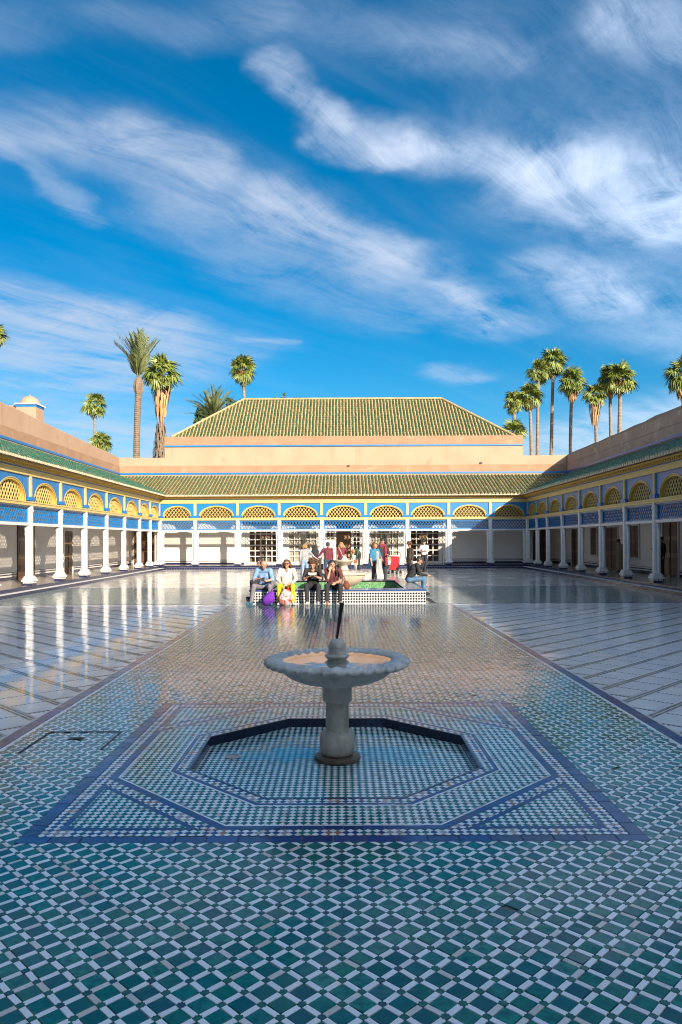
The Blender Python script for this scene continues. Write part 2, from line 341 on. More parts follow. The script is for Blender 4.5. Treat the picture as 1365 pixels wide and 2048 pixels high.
# plants
mat('trunk', (0.20, 0.14, 0.09), 0.9, var=(0.12, 0.085, 0.055), var_scale=3, bump=0.6, bump_scale=8, stretch=(1, 1, 3))
mat('trunk_grey', (0.24, 0.185, 0.135), 0.9, var=(0.14, 0.105, 0.08), var_scale=2, bump=0.5, bump_scale=6, stretch=(1, 1, 3))
mat('frond', (0.11, 0.155, 0.02), 0.45, island=[(0.17,0.20,0.025), (0.06,0.105,0.018), (0.24,0.24,0.03)], spec=0.6)
mat('frond_date', (0.085, 0.11, 0.035), 0.5, island=[(0.13,0.145,0.05), (0.055,0.08,0.028)])
mat('frond_dead', (0.42, 0.235, 0.085), 0.85, island=[(0.52,0.31,0.13), (0.30,0.165,0.07)])
mat('leaf', (0.035, 0.07, 0.02), 0.6, island=[(0.05,0.09,0.025), (0.025,0.05,0.015)])

def water_material(name, tint=(0.9, 0.95, 0.95), bump=0.02, ior=1.33, scale=6):
    m = bpy.data.materials.new(name); m.use_nodes = True; nt = m.node_tree; L = nt.links; nt.nodes.clear()
    o = nt.nodes.new('ShaderNodeOutputMaterial'); mx = nt.nodes.new('ShaderNodeMixShader'); tr = nt.nodes.new('ShaderNodeBsdfTransparent'); gl = nt.nodes.new('ShaderNodeBsdfGlossy')
    r0 = ((ior-1)/(ior+1))**2; fr = nt.nodes.new('ShaderNodeLayerWeight'); fr.inputs['Blend'].default_value = 0.5; tr.inputs[0].default_value = (*tint, 1); gl.inputs['Roughness'].default_value = 0.01
    if bump:
        n = nt.nodes.new('ShaderNodeTexNoise'); n.inputs['Scale'].default_value = scale; bp = nt.nodes.new('ShaderNodeBump'); bp.inputs['Strength'].default_value = bump; bp.inputs['Distance'].default_value = 0.02
        g = nt.nodes.new('ShaderNodeNewGeometry'); L.new(g.outputs['Position'], n.inputs['Vector'])
        L.new(n.outputs['Fac'], bp.inputs['Height']); L.new(bp.outputs[0], gl.inputs['Normal']); L.new(bp.outputs[0], fr.inputs['Normal'])
    pw_ = nt.nodes.new('ShaderNodeMath'); pw_.operation = 'POWER'; pw_.inputs[1].default_value = 5.0; L.new(fr.outputs['Facing'], pw_.inputs[0])   # Schlick, the same from both sides
    sc_ = nt.nodes.new('ShaderNodeMath'); sc_.operation = 'MULTIPLY_ADD'; sc_.inputs[1].default_value = 1-r0; sc_.inputs[2].default_value = r0; L.new(pw_.outputs[0], sc_.inputs[0])
    L.new(sc_.outputs[0], mx.inputs[0]); L.new(tr.outputs[0], mx.inputs[1]); L.new(gl.outputs[0], mx.inputs[2]); L.new(mx.outputs[0], o.inputs[0])
    M[name] = m
water_material('water'); water_material('glass', (0.85, 0.86, 0.84), 0.0, 1.5)
# ------------------------------------------------------------------ floor geometry helpers
def instanced_mesh(name, tv, tf, loc, rz, tilt, mats, fm=None):
    """many copies of one small piece written into a single mesh"""
    loc = np.asarray(loc, float).reshape(-1, 3); n = len(loc)
    if n == 0: return None
    rz = np.broadcast_to(np.asarray(rz, float), (n,)); tilt = np.asarray(tilt, float).reshape(-1, 2)
    tv = np.asarray(tv, float); k = len(tv)
    c, s = np.cos(rz)[:, None], np.sin(rz)[:, None]
    x = tv[:, 0] * c - tv[:, 1] * s; y = tv[:, 0] * s + tv[:, 1] * c
    z = tv[:, 2] + x * tilt[:, 0:1] + y * tilt[:, 1:2]
    V = np.stack([x + loc[:, 0:1], y + loc[:, 1:2], z + loc[:, 2:3]], -1).reshape(-1, 3)
    flat = np.concatenate([np.asarray(f) for f in tf]); lens = np.asarray([len(f) for f in tf])
    loops = (flat[None, :] + (np.arange(n) * k)[:, None]).ravel()
    tot = np.tile(lens, n); start = np.concatenate([[0], np.cumsum(tot)[:-1]])
    me = bpy.data.meshes.new(name)
    me.vertices.add(len(V)); me.vertices.foreach_set('co', V.ravel())
    me.loops.add(len(loops)); me.loops.foreach_set('vertex_index', loops.astype(np.int32))
    me.polygons.add(len(tot)); me.polygons.foreach_set('loop_start', start.astype(np.int32)); me.polygons.foreach_set('loop_total', tot.astype(np.int32))
    for m in mats: me.materials.append(M[m])
    if fm is not None: me.polygons.foreach_set('material_index', np.tile(np.asarray(fm, np.int32), n))
    me.update(calc_edges=True); me.shade_flat()
    return me
def plate(poly, depth=0.008, sides=True, chamfer=0.0014):
    """template of a tile: a slightly eased top and sides going down"""
    n = len(poly)
    if not sides: return [(x, y, 0) for x, y in poly], [tuple(range(n))]
    cx = sum(p[0] for p in poly) / n; cy = sum(p[1] for p in poly) / n
    def ins(p):
        l = math.hypot(p[0]-cx, p[1]-cy); t = max(0, (l - chamfer*1.4) / l); return (cx + (p[0]-cx)*t, cy + (p[1]-cy)*t)
    v = [(*ins(p), 0) for p in poly] + [(x, y, -chamfer*0.7) for x, y in poly] + [(x, y, -depth) for x, y in poly]
    f = [tuple(range(n))]
    for i in range(n):
        j = (i + 1) % n; f.append((i, n+i, n+j, j)); f.append((n+i, 2*n+i, 2*n+j, n+j))
    f = [tuple(q) for q in f]; f[1:] = [q for q in f[1:]]
    return v, f
def rect(w, h): return [(-w/2, -h/2), (w/2, -h/2), (w/2, h/2), (-w/2, h/2)]
def star(r0, r1): return [((r0 if i % 2 == 0 else r1) * math.cos(math.pi*i/8 + math.pi/8*0), (r0 if i % 2 == 0 else r1) * math.sin(math.pi*i/8)) for i in range(16)]
def poly_mesh(polys, tilt=0.004, dz=0.0012):
    """list of (polygon, z, material index) -> MB with flat faces, each tipped a little"""
    b = MB()
    for poly, z, m in polys:
        cx = sum(p[0] for p in poly)/len(poly); cy = sum(p[1] for p in poly)/len(poly)
        tx, ty, h = random.gauss(0, tilt), random.gauss(0, tilt), random.uniform(-dz, dz)
        b.face([(x, y, z + h + (x-cx)*tx + (y-cy)*ty) for x, y in poly], m)
    return b
def split_objects(name, tv, tf, L, material, parent, limit=300, far=9.0, label=None, tilt=0.006, jit=0.0, zj=0.001):
    """nearest `limit` pieces as objects of their own, the rest as one part"""
    L = sorted(L, key=lambda p: math.hypot(p[0], p[1]))
    vis = [p for p in L if abs(p[0]) < 0.50 * p[1] + 0.12 and p[1] > 2.2]
    own = vis[:limit]; ids = set(map(id, own)); rest = [p for p in L if id(p) not in ids]
    me = instanced_mesh(name, tv, tf, [(0, 0, 0)], 0.0, [(0, 0)], [material])
    for x, y, rz in own:
        o = link(name, me, parent); o.location = (x + random.gauss(0, jit*.04), y + random.gauss(0, jit*.04), random.uniform(-zj, zj)); o.rotation_euler = (random.gauss(0, tilt), random.gauss(0, tilt), rz + random.gauss(0, jit))
    if rest:
        near = [p for p in rest if p[1] < far]; dist = [p for p in rest if p[1] >= far]
        if near:
            a = np.array(near); z = rng.uniform(-zj, zj, len(a))
            link('near_' + name + 's', instanced_mesh(name + 's', tv, tf, np.column_stack([a[:, :2], z]), a[:, 2], rng.normal(0, tilt, (len(a), 2)), [material]), parent, 'stuff')
        if dist:
            a = np.array(dist); z = rng.uniform(-zj, zj, len(a)); n = len(tf[0])
            link('distant_' + name + 's', instanced_mesh(name + 's', tv[:n], [tf[0]], np.column_stack([a[:, :2], z]), a[:, 2], rng.normal(0, tilt, (len(a), 2)), [material]), parent, 'stuff')

# ------------------------------------------------------------------ ground and court bed
SQ, SY = 1.69, 5.61                  # half side and centre of the mosaic square
SXC = -0.05                          # it lies a little left of the camera's axis
A0 = 1.03                            # apothem of the sunken octagon
def oct_pts(ap, cy=SY):
    r = ap / math.cos(R(22.5)); return [(r*math.cos(R(22.5 + 45*k)), cy + r*math.sin(R(22.5 + 45*k))) for k in range(8)]
b = MB(); b.face([(-3000, -3000, -0.45), (3000, -3000, -0.45), (3000, 3000, -0.45), (-3000, 3000, -0.45)])
structure(b.build('ground', 'earth'))
b = MB(); zb = -0.007; h = A0 * math.tan(R(22.5)); q = A0
X0, X1, Y0, Y1 = -11.5, 12.0, -2.4, 42.0
for r in ((X0, X1, Y0, SY-q), (X0, X1, SY+q, Y1), (X0, SXC-q, SY-q, SY+q), (SXC+q, X1, SY-q, SY+q)):
    b.face([(r[0], r[2], zb), (r[1], r[2], zb), (r[1], r[3], zb), (r[0], r[3], zb)])
for sx in (-1, 1):
    for sy in (-1, 1): b.face([(SXC+sx*q, SY+sy*q, zb), (SXC+sx*q, SY+sy*h, zb), (SXC+sx*h, SY+sy*q, zb)][::sx*sy])
structure(b.build('courtyard_bed', 'grout'))
# ------------------------------------------------------------------ tiled path of green squares, white bars and stars
path = structure(empty('tiled_path'))
C = 0.139 / math.sqrt(2); SX0, SY0 = -0.35, 2.90; PW = 2.60; PY0, PY1 = 1.15, 18.47
e1 = (math.sqrt(.5), math.sqrt(.5)); e2 = (-math.sqrt(.5), math.sqrt(.5)); WB = 0.025; G = 0.0016
def in_path(x, y, m=0.0): return abs(x) < PW - m and PY0 + m < y < PY1 - m and not (abs(x - SXC) < SQ + m and abs(y - SY) < SQ + m)
def lattice_pieces(xa, xb, ya, yb):
    out = {'g': [], 'w': [], 's': []}
    n = int(max(xb - xa, yb - ya) / C * 1.5) + 4
    i0 = int(((0.5*(xa+xb) - SX0)*e1[0] + (0.5*(ya+yb) - SY0)*e1[1]) / C); j0 = int(((0.5*(xa+xb) - SX0)*e2[0] + (0.5*(ya+yb) - SY0)*e2[1]) / C)
    for i in range(i0 - n, i0 + n):
        for j in range(j0 - n, j0 + n):
            x = SX0 + C*(i*e1[0] + j*e2[0]); y = SY0 + C*(i*e1[1] + j*e2[1])
            if not (xa - .1 < x < xb + .1 and ya - .1 < y < yb + .1): continue
            out['s'].append((x, y, R(45))); out['g'].append((x, y + C*math.sqrt(.5), R(45)))
            out['w'].append((x + C/2*e1[0], y + C/2*e1[1], R(45))); out['w'].append((x + C/2*e2[0], y + C/2*e2[1], R(135)))
    return out
gs = C - WB - 2.4*G; shapes = {'g': rect(gs, gs), 'w': rect(C - 0.029, WB - G), 's': star(0.0195, 0.0140)}
mname = {'g': 'tile_green', 'w': 'tile_white', 's': 'tile_star'}; nm = {'g': 'green_tile', 'w': 'white_bar_tile', 's': 'star_tile'}
LP = lattice_pieces(-PW, PW, PY0, PY1); cut = []
for key, lst in LP.items():
    full = []
    for x, y, a in lst:
        c, s_ = math.cos(a), math.sin(a); P = [(x + u*c - v*s_, y + u*s_ + v*c) for u, v in shapes[key]]
        ins = [in_path(*p) for p in P]
        if all(ins): full.append((x, y, a)); continue
        if not any(ins) : continue
        P = clip(P, 1, 0, PW); P = clip(P, -1, 0, PW); P = clip(P, 0, -1, -PY0); P = clip(P, 0, 1, PY1)
        best = []
        for (aa, bb, cc) in ((0, 1, SY - SQ), (0, -1, -(SY + SQ)), (1, 0, SXC - SQ), (-1, 0, -SQ - SXC)):
            q_ = clip(P, aa, bb, cc) if len(P) > 2 else []
            if len(q_) > 2 and (not best or area(q_) > area(best)): best = q_
        if len(best) > 2 and area(best) > 2e-5: cut.append((best, 0.0, 'gws'.index(key)))
    tv, tf = plate(shapes[key]); split_objects(nm[key], tv, tf, [(x + random.gauss(0, .0009), y + random.gauss(0, .0009), a + random.gauss(0, .018)) for x, y, a in full if not (key != 'g' and random.random() < .0012)], mname[key], path, tilt=0.008)
poly_mesh(cut).build('cut_tiles', ['tile_green', 'tile_white', 'tile_star'], path, kind='stuff')
# its edges: a white line and a dark border strip
def strip_pieces(name, parent, material, x0, x1, y0, y1, axis, step, gap=0.004, z=0.0, limit=300):
    """a strip laid with single tiles end to end"""
    n = max(1, round(((y1-y0) if axis == 'y' else (x1-x0)) / step)); L = []
    l = ((y1-y0) if axis == 'y' else (x1-x0)) / n
    for i in range(n):
        if axis == 'y': L.append(((x0+x1)/2, y0 + (i+.5)*l, 0.0))
        else: L.append((x0 + (i+.5)*l, (y0+y1)/2, 0.0))
    tv, tf = plate(rect((x1-x0) - gap, l - gap) if axis == 'y' else rect(l - gap, (y1-y0) - gap))
    split_objects(name, tv, tf, L, material, parent, limit=limit, far=12, tilt=0.004)
for s in (-1, 1):
    a, bq = sorted((s*2.602, s*2.634)); strip_pieces('white_edge_tile', path, 'tile_white', a, bq, PY0, PY1, 'y', 0.14, limit=80)
    a, bq = sorted((s*2.636, s*2.745)); strip_pieces('border_tile', path, 'tile_blue', a, bq, PY0, PY1, 'y', 0.16, limit=80)
# ------------------------------------------------------------------ mosaic square round the sunken basin
mosaic = structure(empty('mosaic_paving', (SXC, 0, 0)))
nk = [(math.cos(R(45*k)), math.sin(R(45*k))) for k in range(8)]
def HP(*h): return list(h)
def sq_le(q): return [(1, 0, q), (-1, 0, q), (0, 1, q), (0, -1, q)]
regions = []   # (halfplanes about the centre, z, colour rule)
def wedge(k):
    o = []
    for d in (1, -1):
        a = nk[(k+d) % 8]; o.append((a[0]-nk[k][0], a[1]-nk[k][1], 0.0))
    return o
def band(k, r0, r1): return [(nk[k][0], nk[k][1], r1), (-nk[k][0], -nk[k][1], -r0)]
for k in range(8):
    regions.append((band(k, 1.036, 1.108) + wedge(k), 0, ('multi', k)))
    regions.append((band(k, 1.156, 1.448) + wedge(k), 0, ('green', k)))
    if k % 2:
        regions.append((band(k, 1.517, 1.593) + sq_le(1.515), 0, ('multi', k)))
        regions.append((band(k, 1.627, 9) + sq_le(1.483), 0, ('green', k)))
    else:
        t = (-nk[k][1], nk[k][0])
        regions.append((band(k, 1.517, 1.603) + [(t[0]-nk[k][0], t[1]-nk[k][1], 0), (-t[0]-nk[k][0], -t[1]-nk[k][1], 0)], 0, ('multi', k)))
BZ = -0.075
regions.append(([(nk[k][0], nk[k][1], A0 - 0.014) for k in range(8)], BZ, ('green', 0)))
MS = 0.034
def mosaic_tiles():
    cutp = []; whole = {'w': [], 'g': []}; N_ = int(2.5 / MS)
    for hp, z, (rule, k) in regions:
        cx = [h for h in hp]
        for i in range(-N_, N_):
            for j in range(-N_, N_):
                x = (i*e1[0] + j*e2[0]) * MS; y = (i*e1[1] + j*e2[1]) * MS
                d = max(a*x + b_*y - c for a, b_, c in hp)
                if d > MS*0.72: continue
                hs = MS*0.5*0.93*math.sqrt(2)
                P = [(x, y-hs), (x+hs, y), (x, y+hs), (x-hs, y)]
                if d > -MS*0.72:
                    for a, b_, c in hp:
                        P = clip(P, a, b_, c)
                        if len(P) < 3: break
                    if len(P) < 3 or area(P) < 3e-5: continue
                w = (i + j) % 2 == 0
                if rule == 'green': m = 1 if w else 0
                else:
                    if w: m = 1
                    else:
                        t = -x*nk[k][1] + y*nk[k][0]; u = int(math.floor(t / 0.068 + 0.5)) % 9
                        m = {0: 3, 3: 0, 5: 4, 7: 0}.get(u, 2)
                        if random.random() < 0.12: m = random.choice((0, 2, 4))
                if len(P) == 4 and d <= -MS*0.72 and rule == 'green' and z == 0: whole['w' if w else 'g'].append((x, y + SY, R(45)))
                else: cutp.append(([(px, py + SY) for px, py in P], z, m))
    return cutp, whole
cutp, whole = mosaic_tiles()
tv, tf = plate(rect(MS*0.93, MS*0.93), 0.006, True, 0.0008)
split_objects('white_mosaic_tile', tv, tf, whole['w'], 'tile_white', mosaic, far=9, tilt=0.007)
split_objects('green_mosaic_tile', tv, tf, whole['g'], 'tile_green', mosaic, far=9, tilt=0.007)
poly_mesh(cutp, 0.007, 0.0008).build('small_mosaic_pieces', ['tile_green', 'tile_white', 'tile_blue', 'tile_orange', 'tile_pink'], mosaic, kind='stuff')
lines = []
def oct_line(r0, r1, m, ks, piece=0.11, hp_extra=None):
    for k in ks:
        n = nk[k]; t = (-n[1], n[0]); L_ = 2*r1*math.tan(R(22.5)) if hp_extra is None else 4.0; c = max(1, round(L_/piece))
        for i in range(c):
            a, e = -L_/2 + i*L_/c + 0.0015, -L_/2 + (i+1)*L_/c - 0.0015
            P = [(n[0]*r0 + t[0]*a, n[1]*r0 + t[1]*a), (n[0]*r1 + t[0]*a, n[1]*r1 + t[1]*a), (n[0]*r1 + t[0]*e, n[1]*r1 + t[1]*e), (n[0]*r0 + t[0]*e, n[1]*r0 + t[1]*e)][::-1]
            for h in (hp_extra or wedge(k)):
                P = clip(P, *h)
                if len(P) < 3: break
            if len(P) > 2 and area(P) > 1e-5: lines.append(([(x, y + SY) for x, y in P], 0.0, m))
oct_line(1.110, 1.138, 0, range(8)); oct_line(1.140, 1.154, 1, range(8)); oct_line(1.450, 1.464, 1, range(8)); oct_line(1.466, 1.515, 0, range(8))
oct_line(1.595, 1.625, 0, (1, 3, 5, 7), 0.11, sq_le(1.483))
for k in (0, 2, 4, 6):   # the blue edges of the corner triangles along the square
    for kk in (1, 3, 5, 7): oct_line(1.485, 1.515, 0, (k,), 0.11, [(-nk[kk][0], -nk[kk][1], -1.597)] + [(nk[j][0], nk[j][1], 1.515) for j in (0, 2, 4, 6)])
poly_mesh(lines, 0.004, 0.0006).build('line_tiles', ['tile_blue', 'tile_white'], mosaic, kind='stuff')
strip_pieces('border_tile', mosaic, 'tile_blue', -SQ, SQ, SY-SQ, SY-1.607, 'x', 0.165); strip_pieces('border_tile', mosaic, 'tile_blue', -SQ, SQ, SY+1.607, SY+SQ, 'x', 0.165)
for s in (-1, 1):
    a, bq = sorted((s*1.607, s*SQ)); strip_pieces('border_tile', mosaic, 'tile_blue', a, bq, SY-1.606, SY+1.606, 'y', 0.165)
b = MB(); b.face([(x, y, BZ - 0.004) for x, y in oct_pts(A0 + 0.02)]); b.build('basin_bed', 'grout', mosaic)
for k in range(8):              # dark blue tiles standing round the sunken basin
    n = nk[k]; t = (-n[1], n[0]); L_ = 2*A0*math.tan(R(22.5)); c = 5
    me = None
    for i in range(c):
        u = -L_/2 + (i+.5)*L_/c
        if me is None and k == 0:
            q_ = MB(); q_.box(-0.012, 0.0055, -L_/c/2 + 0.002, L_/c/2 - 0.002, BZ - 0.01, 0.0015); WALLT = q_.mesh('basin_wall_tile', ['tile_navy'])
        o = link('basin_wall_tile', WALLT, mosaic); o.location = (n[0]*A0 + t[0]*u, SY + n[1]*A0 + t[1]*u, random.uniform(-0.001, 0.001)); o.rotation_euler = (0, 0, R(45*k) + random.gauss(0, 0.004))
# thin water left standing on the basin floor
def puddle(cx, cy, rx, ry, seed, z):
    r_ = random.Random(seed); ph = [r_.uniform(0, 6.28) for _ in range(6)]; pts = []
    for i in range(72):
        a = 2*math.pi*i/72; k = 1 + sum(0.30/(j+1)**.6*math.sin((j+2)*a + ph[j]) for j in range(6))*.8; x, y = cx + rx*k*math.cos(a), cy + ry*k*math.sin(a)
        d = max(n[0]*x + n[1]*(y-SY) for n in nk); lim = A0 - 0.02
        if d > lim: x *= lim/d; y = SY + (y-SY)*lim/d
        pts.append((x, y, z))
    m_ = MB(); c = (cx, cy, z)
    for i in range(72): m_.face([c, pts[i], pts[(i+1) % 72]])
    o = m_.build('puddle', 'water'); structure(o); o.location = (SXC, 0, 0); return o
puddle(-0.36, SY+0.16, 0.36, 0.20, 3, BZ + 0.0035); puddle(0.46, SY+0.12, 0.34, 0.22, 5, BZ + 0.0035)
# ------------------------------------------------------------------ marble paving either side, laid on the diagonal
marble = structure(empty('marble_paving'))
MP = 0.432; DB, SB = 0.098, 0.044; slab_w, slab_h = MP - DB, MP - SB
slabs = []; checks = []; cutm = []; MY1 = 18.47; MX0 = 2.75
for s in (-1, 1):
    xmax = 10.15 if s < 0 else 10.4
    for i in range(-60, 90):
        for j in range(-60, 90):
            a = (i + .5)*MP; c_ = (j + .5)*MP + 0.15           # a runs along the double lines, c_ across them
            x = s*(a - c_)*math.sqrt(.5); y = (a + c_)*math.sqrt(.5)
            if not (1.0 < y < MY1 + .4 and MX0 - .4 < abs(x) < xmax + 0.4 and s*x > 0) or abs(x) > 0.62*y + 1.5: continue
            P = []
            for u, v in rect(slab_h, slab_w):
                aa, cc = a + u, c_ + v; P.append((s*(aa - cc)*math.sqrt(.5), (aa + cc)*math.sqrt(.5)))
            if s < 0: P = P[::-1]
            inside = all(MX0 < abs(px) < xmax and 1.0 < py < MY1 for px, py in P)
            if inside: slabs.append((x, y, R(45) if s > 0 else R(135)))
            else:
                P = clip(P, -s, 0, -MX0); P = clip(P, s, 0, xmax) if len(P) > 2 else []; P = clip(P, 0, 1, MY1) if len(P) > 2 else []
                if len(P) > 2 and area(P) > 1e-4: cutm.append((P, 0.0, 0))
            # rows of little dark squares in the joints
            if y < 17:
                nch = int(MP/0.0432)
                for row in (-1, 1):
                    for t in range(nch):
                        aa = a - MP/2 + (t + .5)*0.0432; cc = c_ + MP/2 + row*0.021 ; xx, yy = s*(aa-cc)*math.sqrt(.5), (aa+cc)*math.sqrt(.5)
                        if MX0 + .02 < abs(xx) < xmax and 1 < yy < MY1: checks.append((xx, yy, 0))
                for t in range(nch - 2):
                    aa = a + MP/2; cc = c_ - MP/2 + DB/2 + (t + .5)*0.0432 - 0.0; xx, yy = s*(aa-cc)*math.sqrt(.5), (aa+cc)*math.sqrt(.5)
                    if MX0 + .02 < abs(xx) < xmax and 1 < yy < MY1: checks.append((xx, yy, 0))
tv, tf = plate(rect(slab_h, slab_w), 0.008, True, 0.0015)
split_objects('marble_slab', tv, tf, slabs, 'marble', marble, far=14, tilt=0.0030, zj=0.0004)
poly_mesh(cutm, 0.0025, 0.0006).build('cut_slabs', 'marble', marble, kind='stuff')
b = MB()
for s in (-1, 1):
    x0, x1 = sorted((s*2.747, s*10.6)); b.face([(x0, 1.0, -0.0028), (x1, 1.0, -0.0028), (x1, MY1, -0.0028), (x0, MY1, -0.0028)])
b.build('joint_bed', 'line_bed', marble)
ca = np.array(checks); cs = 0.0122
link('joint_checks', instanced_mesh('joint_checks', [(-cs*1.5, 0, 0), (0, -cs*1.5, 0), (cs*1.5, 0, 0), (0, cs*1.5, 0)], [(0, 1, 2, 3)], np.column_stack([ca[:, :2], np.full(len(ca), -0.0016)]), np.zeros(len(ca)), np.zeros((len(ca), 2)), ['line_check']), marble, 'stuff')
# ------------------------------------------------------------------ tiled strip across the court and the far marble
cross = structure(empty('tiled_cross_strip'))
LPc = lattice_pieces(-10.2, 10.5, 18.55, 25.15)
for key in 'gw':
    a = np.array([p for p in LPc[key] if -10.15 < p[0] < 10.45 and 18.62 < p[1] < 25.1 and not (-2.2 < p[0] < 2.05 and 18.6 < p[1] < 23.1)])
    P = shapes[key]
    link({'g': 'green_tiles', 'w': 'white_bar_tiles'}[key], instanced_mesh('strip_tiles', [(x, y, 0) for x, y in P], [(0, 1, 2, 3)], np.column_stack([a[:, :2], rng.uniform(-.001, .001, len(a))]), a[:, 2], rng.normal(0, 0.006, (len(a), 2)), [mname[key]]), cross, 'stuff')
for y in (18.51, 25.16):
    b = MB()
    for i in range(120): b.box(-10.2 + i*0.1725, -10.2 + i*0.1725 + 0.168, y - 0.035, y + 0.035, -0.006, random.uniform(-0.0005, 0.001))
    b.build('edge_tiles', 'tile_blue', cross, kind='stuff')
farm = structure(empty('far_marble_paving')); pts = []
for i in range(-40, 90):
    for j in range(-40, 90):
        a, c_ = (i+.5)*MP, (j+.5)*MP; x, y = (a - c_)*math.sqrt(.5), (a + c_)*math.sqrt(.5)
        if -9.9 < x < 10.2 and 25.5 < y < 40.55: pts.append((x, y, R(45)))
a = np.array(pts)
link('far_slabs', instanced_mesh('far_slabs', [(x, y, 0) for x, y in rect(slab_h+0.02, slab_w+0.03)], [(0, 1, 2, 3)], np.column_stack([a[:, :2], rng.uniform(-.0006, .0006, len(a))]), a[:, 2], rng.normal(0, 0.0022, (len(a), 2)), ['marble_sun_toned']), farm, 'stuff')
b = MB(); b.face([(-10.4, 25.2, -0.0025), (10.7, 25.2, -0.0025), (10.7, 41.0, -0.0025), (-10.4, 41.0, -0.0025)]); b.build('far_joint_bed', 'line_bed', farm)
# ------------------------------------------------------------------ arcaded buildings round the court
GF = 0.20                                    # gallery floor above the court
Z = dict(open=2.10, lat0=2.19, lat1=2.70, beam0=2.735, beam1=2.865, arch=3.53, panel=3.68, band=3.87, corn=4.06)
GW, PW_ = 2.04, 3.08                         # gallery wall and parapet behind the column line
ROOF_TOP = 5.47
def arch_outline(hw, h, n=20, grow=0.0):
    """points of a flattened round arch, left to right, springing at z=0"""
    return [(-(hw+grow)*math.cos(math.pi*i/n), (h+grow)*(max(0, math.sin(math.pi*i/n)))**0.86) for i in range(n + 1)]
def lattice_mesh(poly, sp, w, y0, y1, ang, m, b):
    """crossing slats cut to a convex outline"""
    xs = [p[0] for p in poly]; zs = [p[1] for p in poly]; cx, cz = (min(xs)+max(xs))/2, (min(zs)+max(zs))/2; L_ = math.hypot(max(xs)-min(xs), max(zs)-min(zs))
    k = int(L_/sp) + 2
    for sgn, off in ((1, 0.0), (-1, 0.012)):
        d = (math.cos(ang), sgn*math.sin(ang)); n = (-d[1], d[0])
        for i in range(-k, k + 1):
            o = i*sp; P = [(cx + n[0]*(o+t) + d[0]*l, cz + n[1]*(o+t) + d[1]*l) for t, l in ((-w/2, -L_), (-w/2, L_), (w/2, L_), (w/2, -L_))]
            ar = sum(P[q][0]*P[(q+1) % 4][1] - P[(q+1) % 4][0]*P[q][1] for q in range(4))
            P = clip_to(P if ar > 0 else P[::-1], poly)
            if len(P) > 2 and area(P) > 1e-5: b.prism(P[::-1], y0 + off, y1 + off, 'xz', m)
CACHE = {}
def shared(key, fn):
    if key not in CACHE: CACHE[key] = fn()
    return CACHE[key]
def put(name, me, parent, x=0.0, y=0.0, z=0.0):
    o = link(name, me, parent); o.location = (x, y, z); return o
def arch_panel(w, hw, h):
    b = MB(); A = arch_outline(hw, h); top = Z['panel'] - Z['beam1']
    for y, fl in ((-0.02, 1), (0.16, -1)):
        for i in range(20):
            (xa, za), (xb, zb) = A[i], A[i+1]; q = [(xa, y, za), (xb, y, zb), (xb, y, top), (xa, y, top)]; b.face(q[::fl])
        for x0, x1 in ((-w/2, -hw), (hw, w/2)): b.face([(x0, y, 0), (x1, y, 0), (x1, y, top), (x0, y, top)][::fl])
    return b.mesh('arch_panel', ['paint_blue'])
def arch_rim(hw, h):
    b = MB(); A = arch_outline(hw - 0.002, h - 0.002); B = arch_outline(hw - 0.05, h - 0.05); Cc = arch_outline(hw, h, grow=0.022); Dd = arch_outline(hw, h)
    for i in range(20):
        for P, Q, y0, y1, m in ((B, A, -0.012, 0.17, 0), (Dd, Cc, -0.034, -0.022, 1)):
            (a0, a1), (b0, b1) = P[i], P[i+1]; (c0, c1), (d0, d1) = Q[i], Q[i+1]
            b.face([(a0, y0, a1), (b0, y0, b1), (d0, y0, d1), (c0, y0, c1)], m); b.face([(a0, y1, a1), (c0, y1, c1), (d0, y1, d1), (b0, y1, b1)], m)
            b.face([(a0, y0, a1), (a0, y1, a1), (b0, y1, b1), (b0, y0, b1)], m); b.face([(c0, y0, c1), (d0, y0, d1), (d0, y1, d1), (c0, y1, c1)], m)
    return b.mesh('arch_rim', ['paint_yellow', 'paint_cream'])
def arch_grille(hw, h):
    b = MB(); P = arch_outline(hw - 0.045, h - 0.045, 24); P = [(x, max(z, 0.0)) for x, z in P][::-1]
    lattice_mesh(P, 0.149, 0.027, 0.075, 0.095, R(52), 0, b)
    return b.mesh('arch_grille', ['paint_cream'])
def blue_lattice(w):
    b = MB(); h = Z['lat1'] - Z['lat0']; P = [(-w/2+.04, .04), (w/2-.04, .04), (w/2-.04, h-.04), (-w/2+.04, h-.04)]
    lattice_mesh(P, 0.135, 0.026, 0.0, 0.018, R(54), 0, b)
    for r in ((-w/2, w/2, 0, .045), (-w/2, w/2, h-.045, h), (-w/2, -w/2+.045, .045, h-.045), (w/2-.045, w/2, .045, h-.045)): b.box(r[0], r[1], -0.02, 0.045, r[2], r[3])
    return b.mesh('blue_lattice', ['paint_blue'])
def chamf(w, c): h = w/2; return [(-h+c, -h), (h-c, -h), (h, -h+c), (h, h-c), (h-c, h), (-h+c, h), (-h, h-c), (-h, -h+c)]
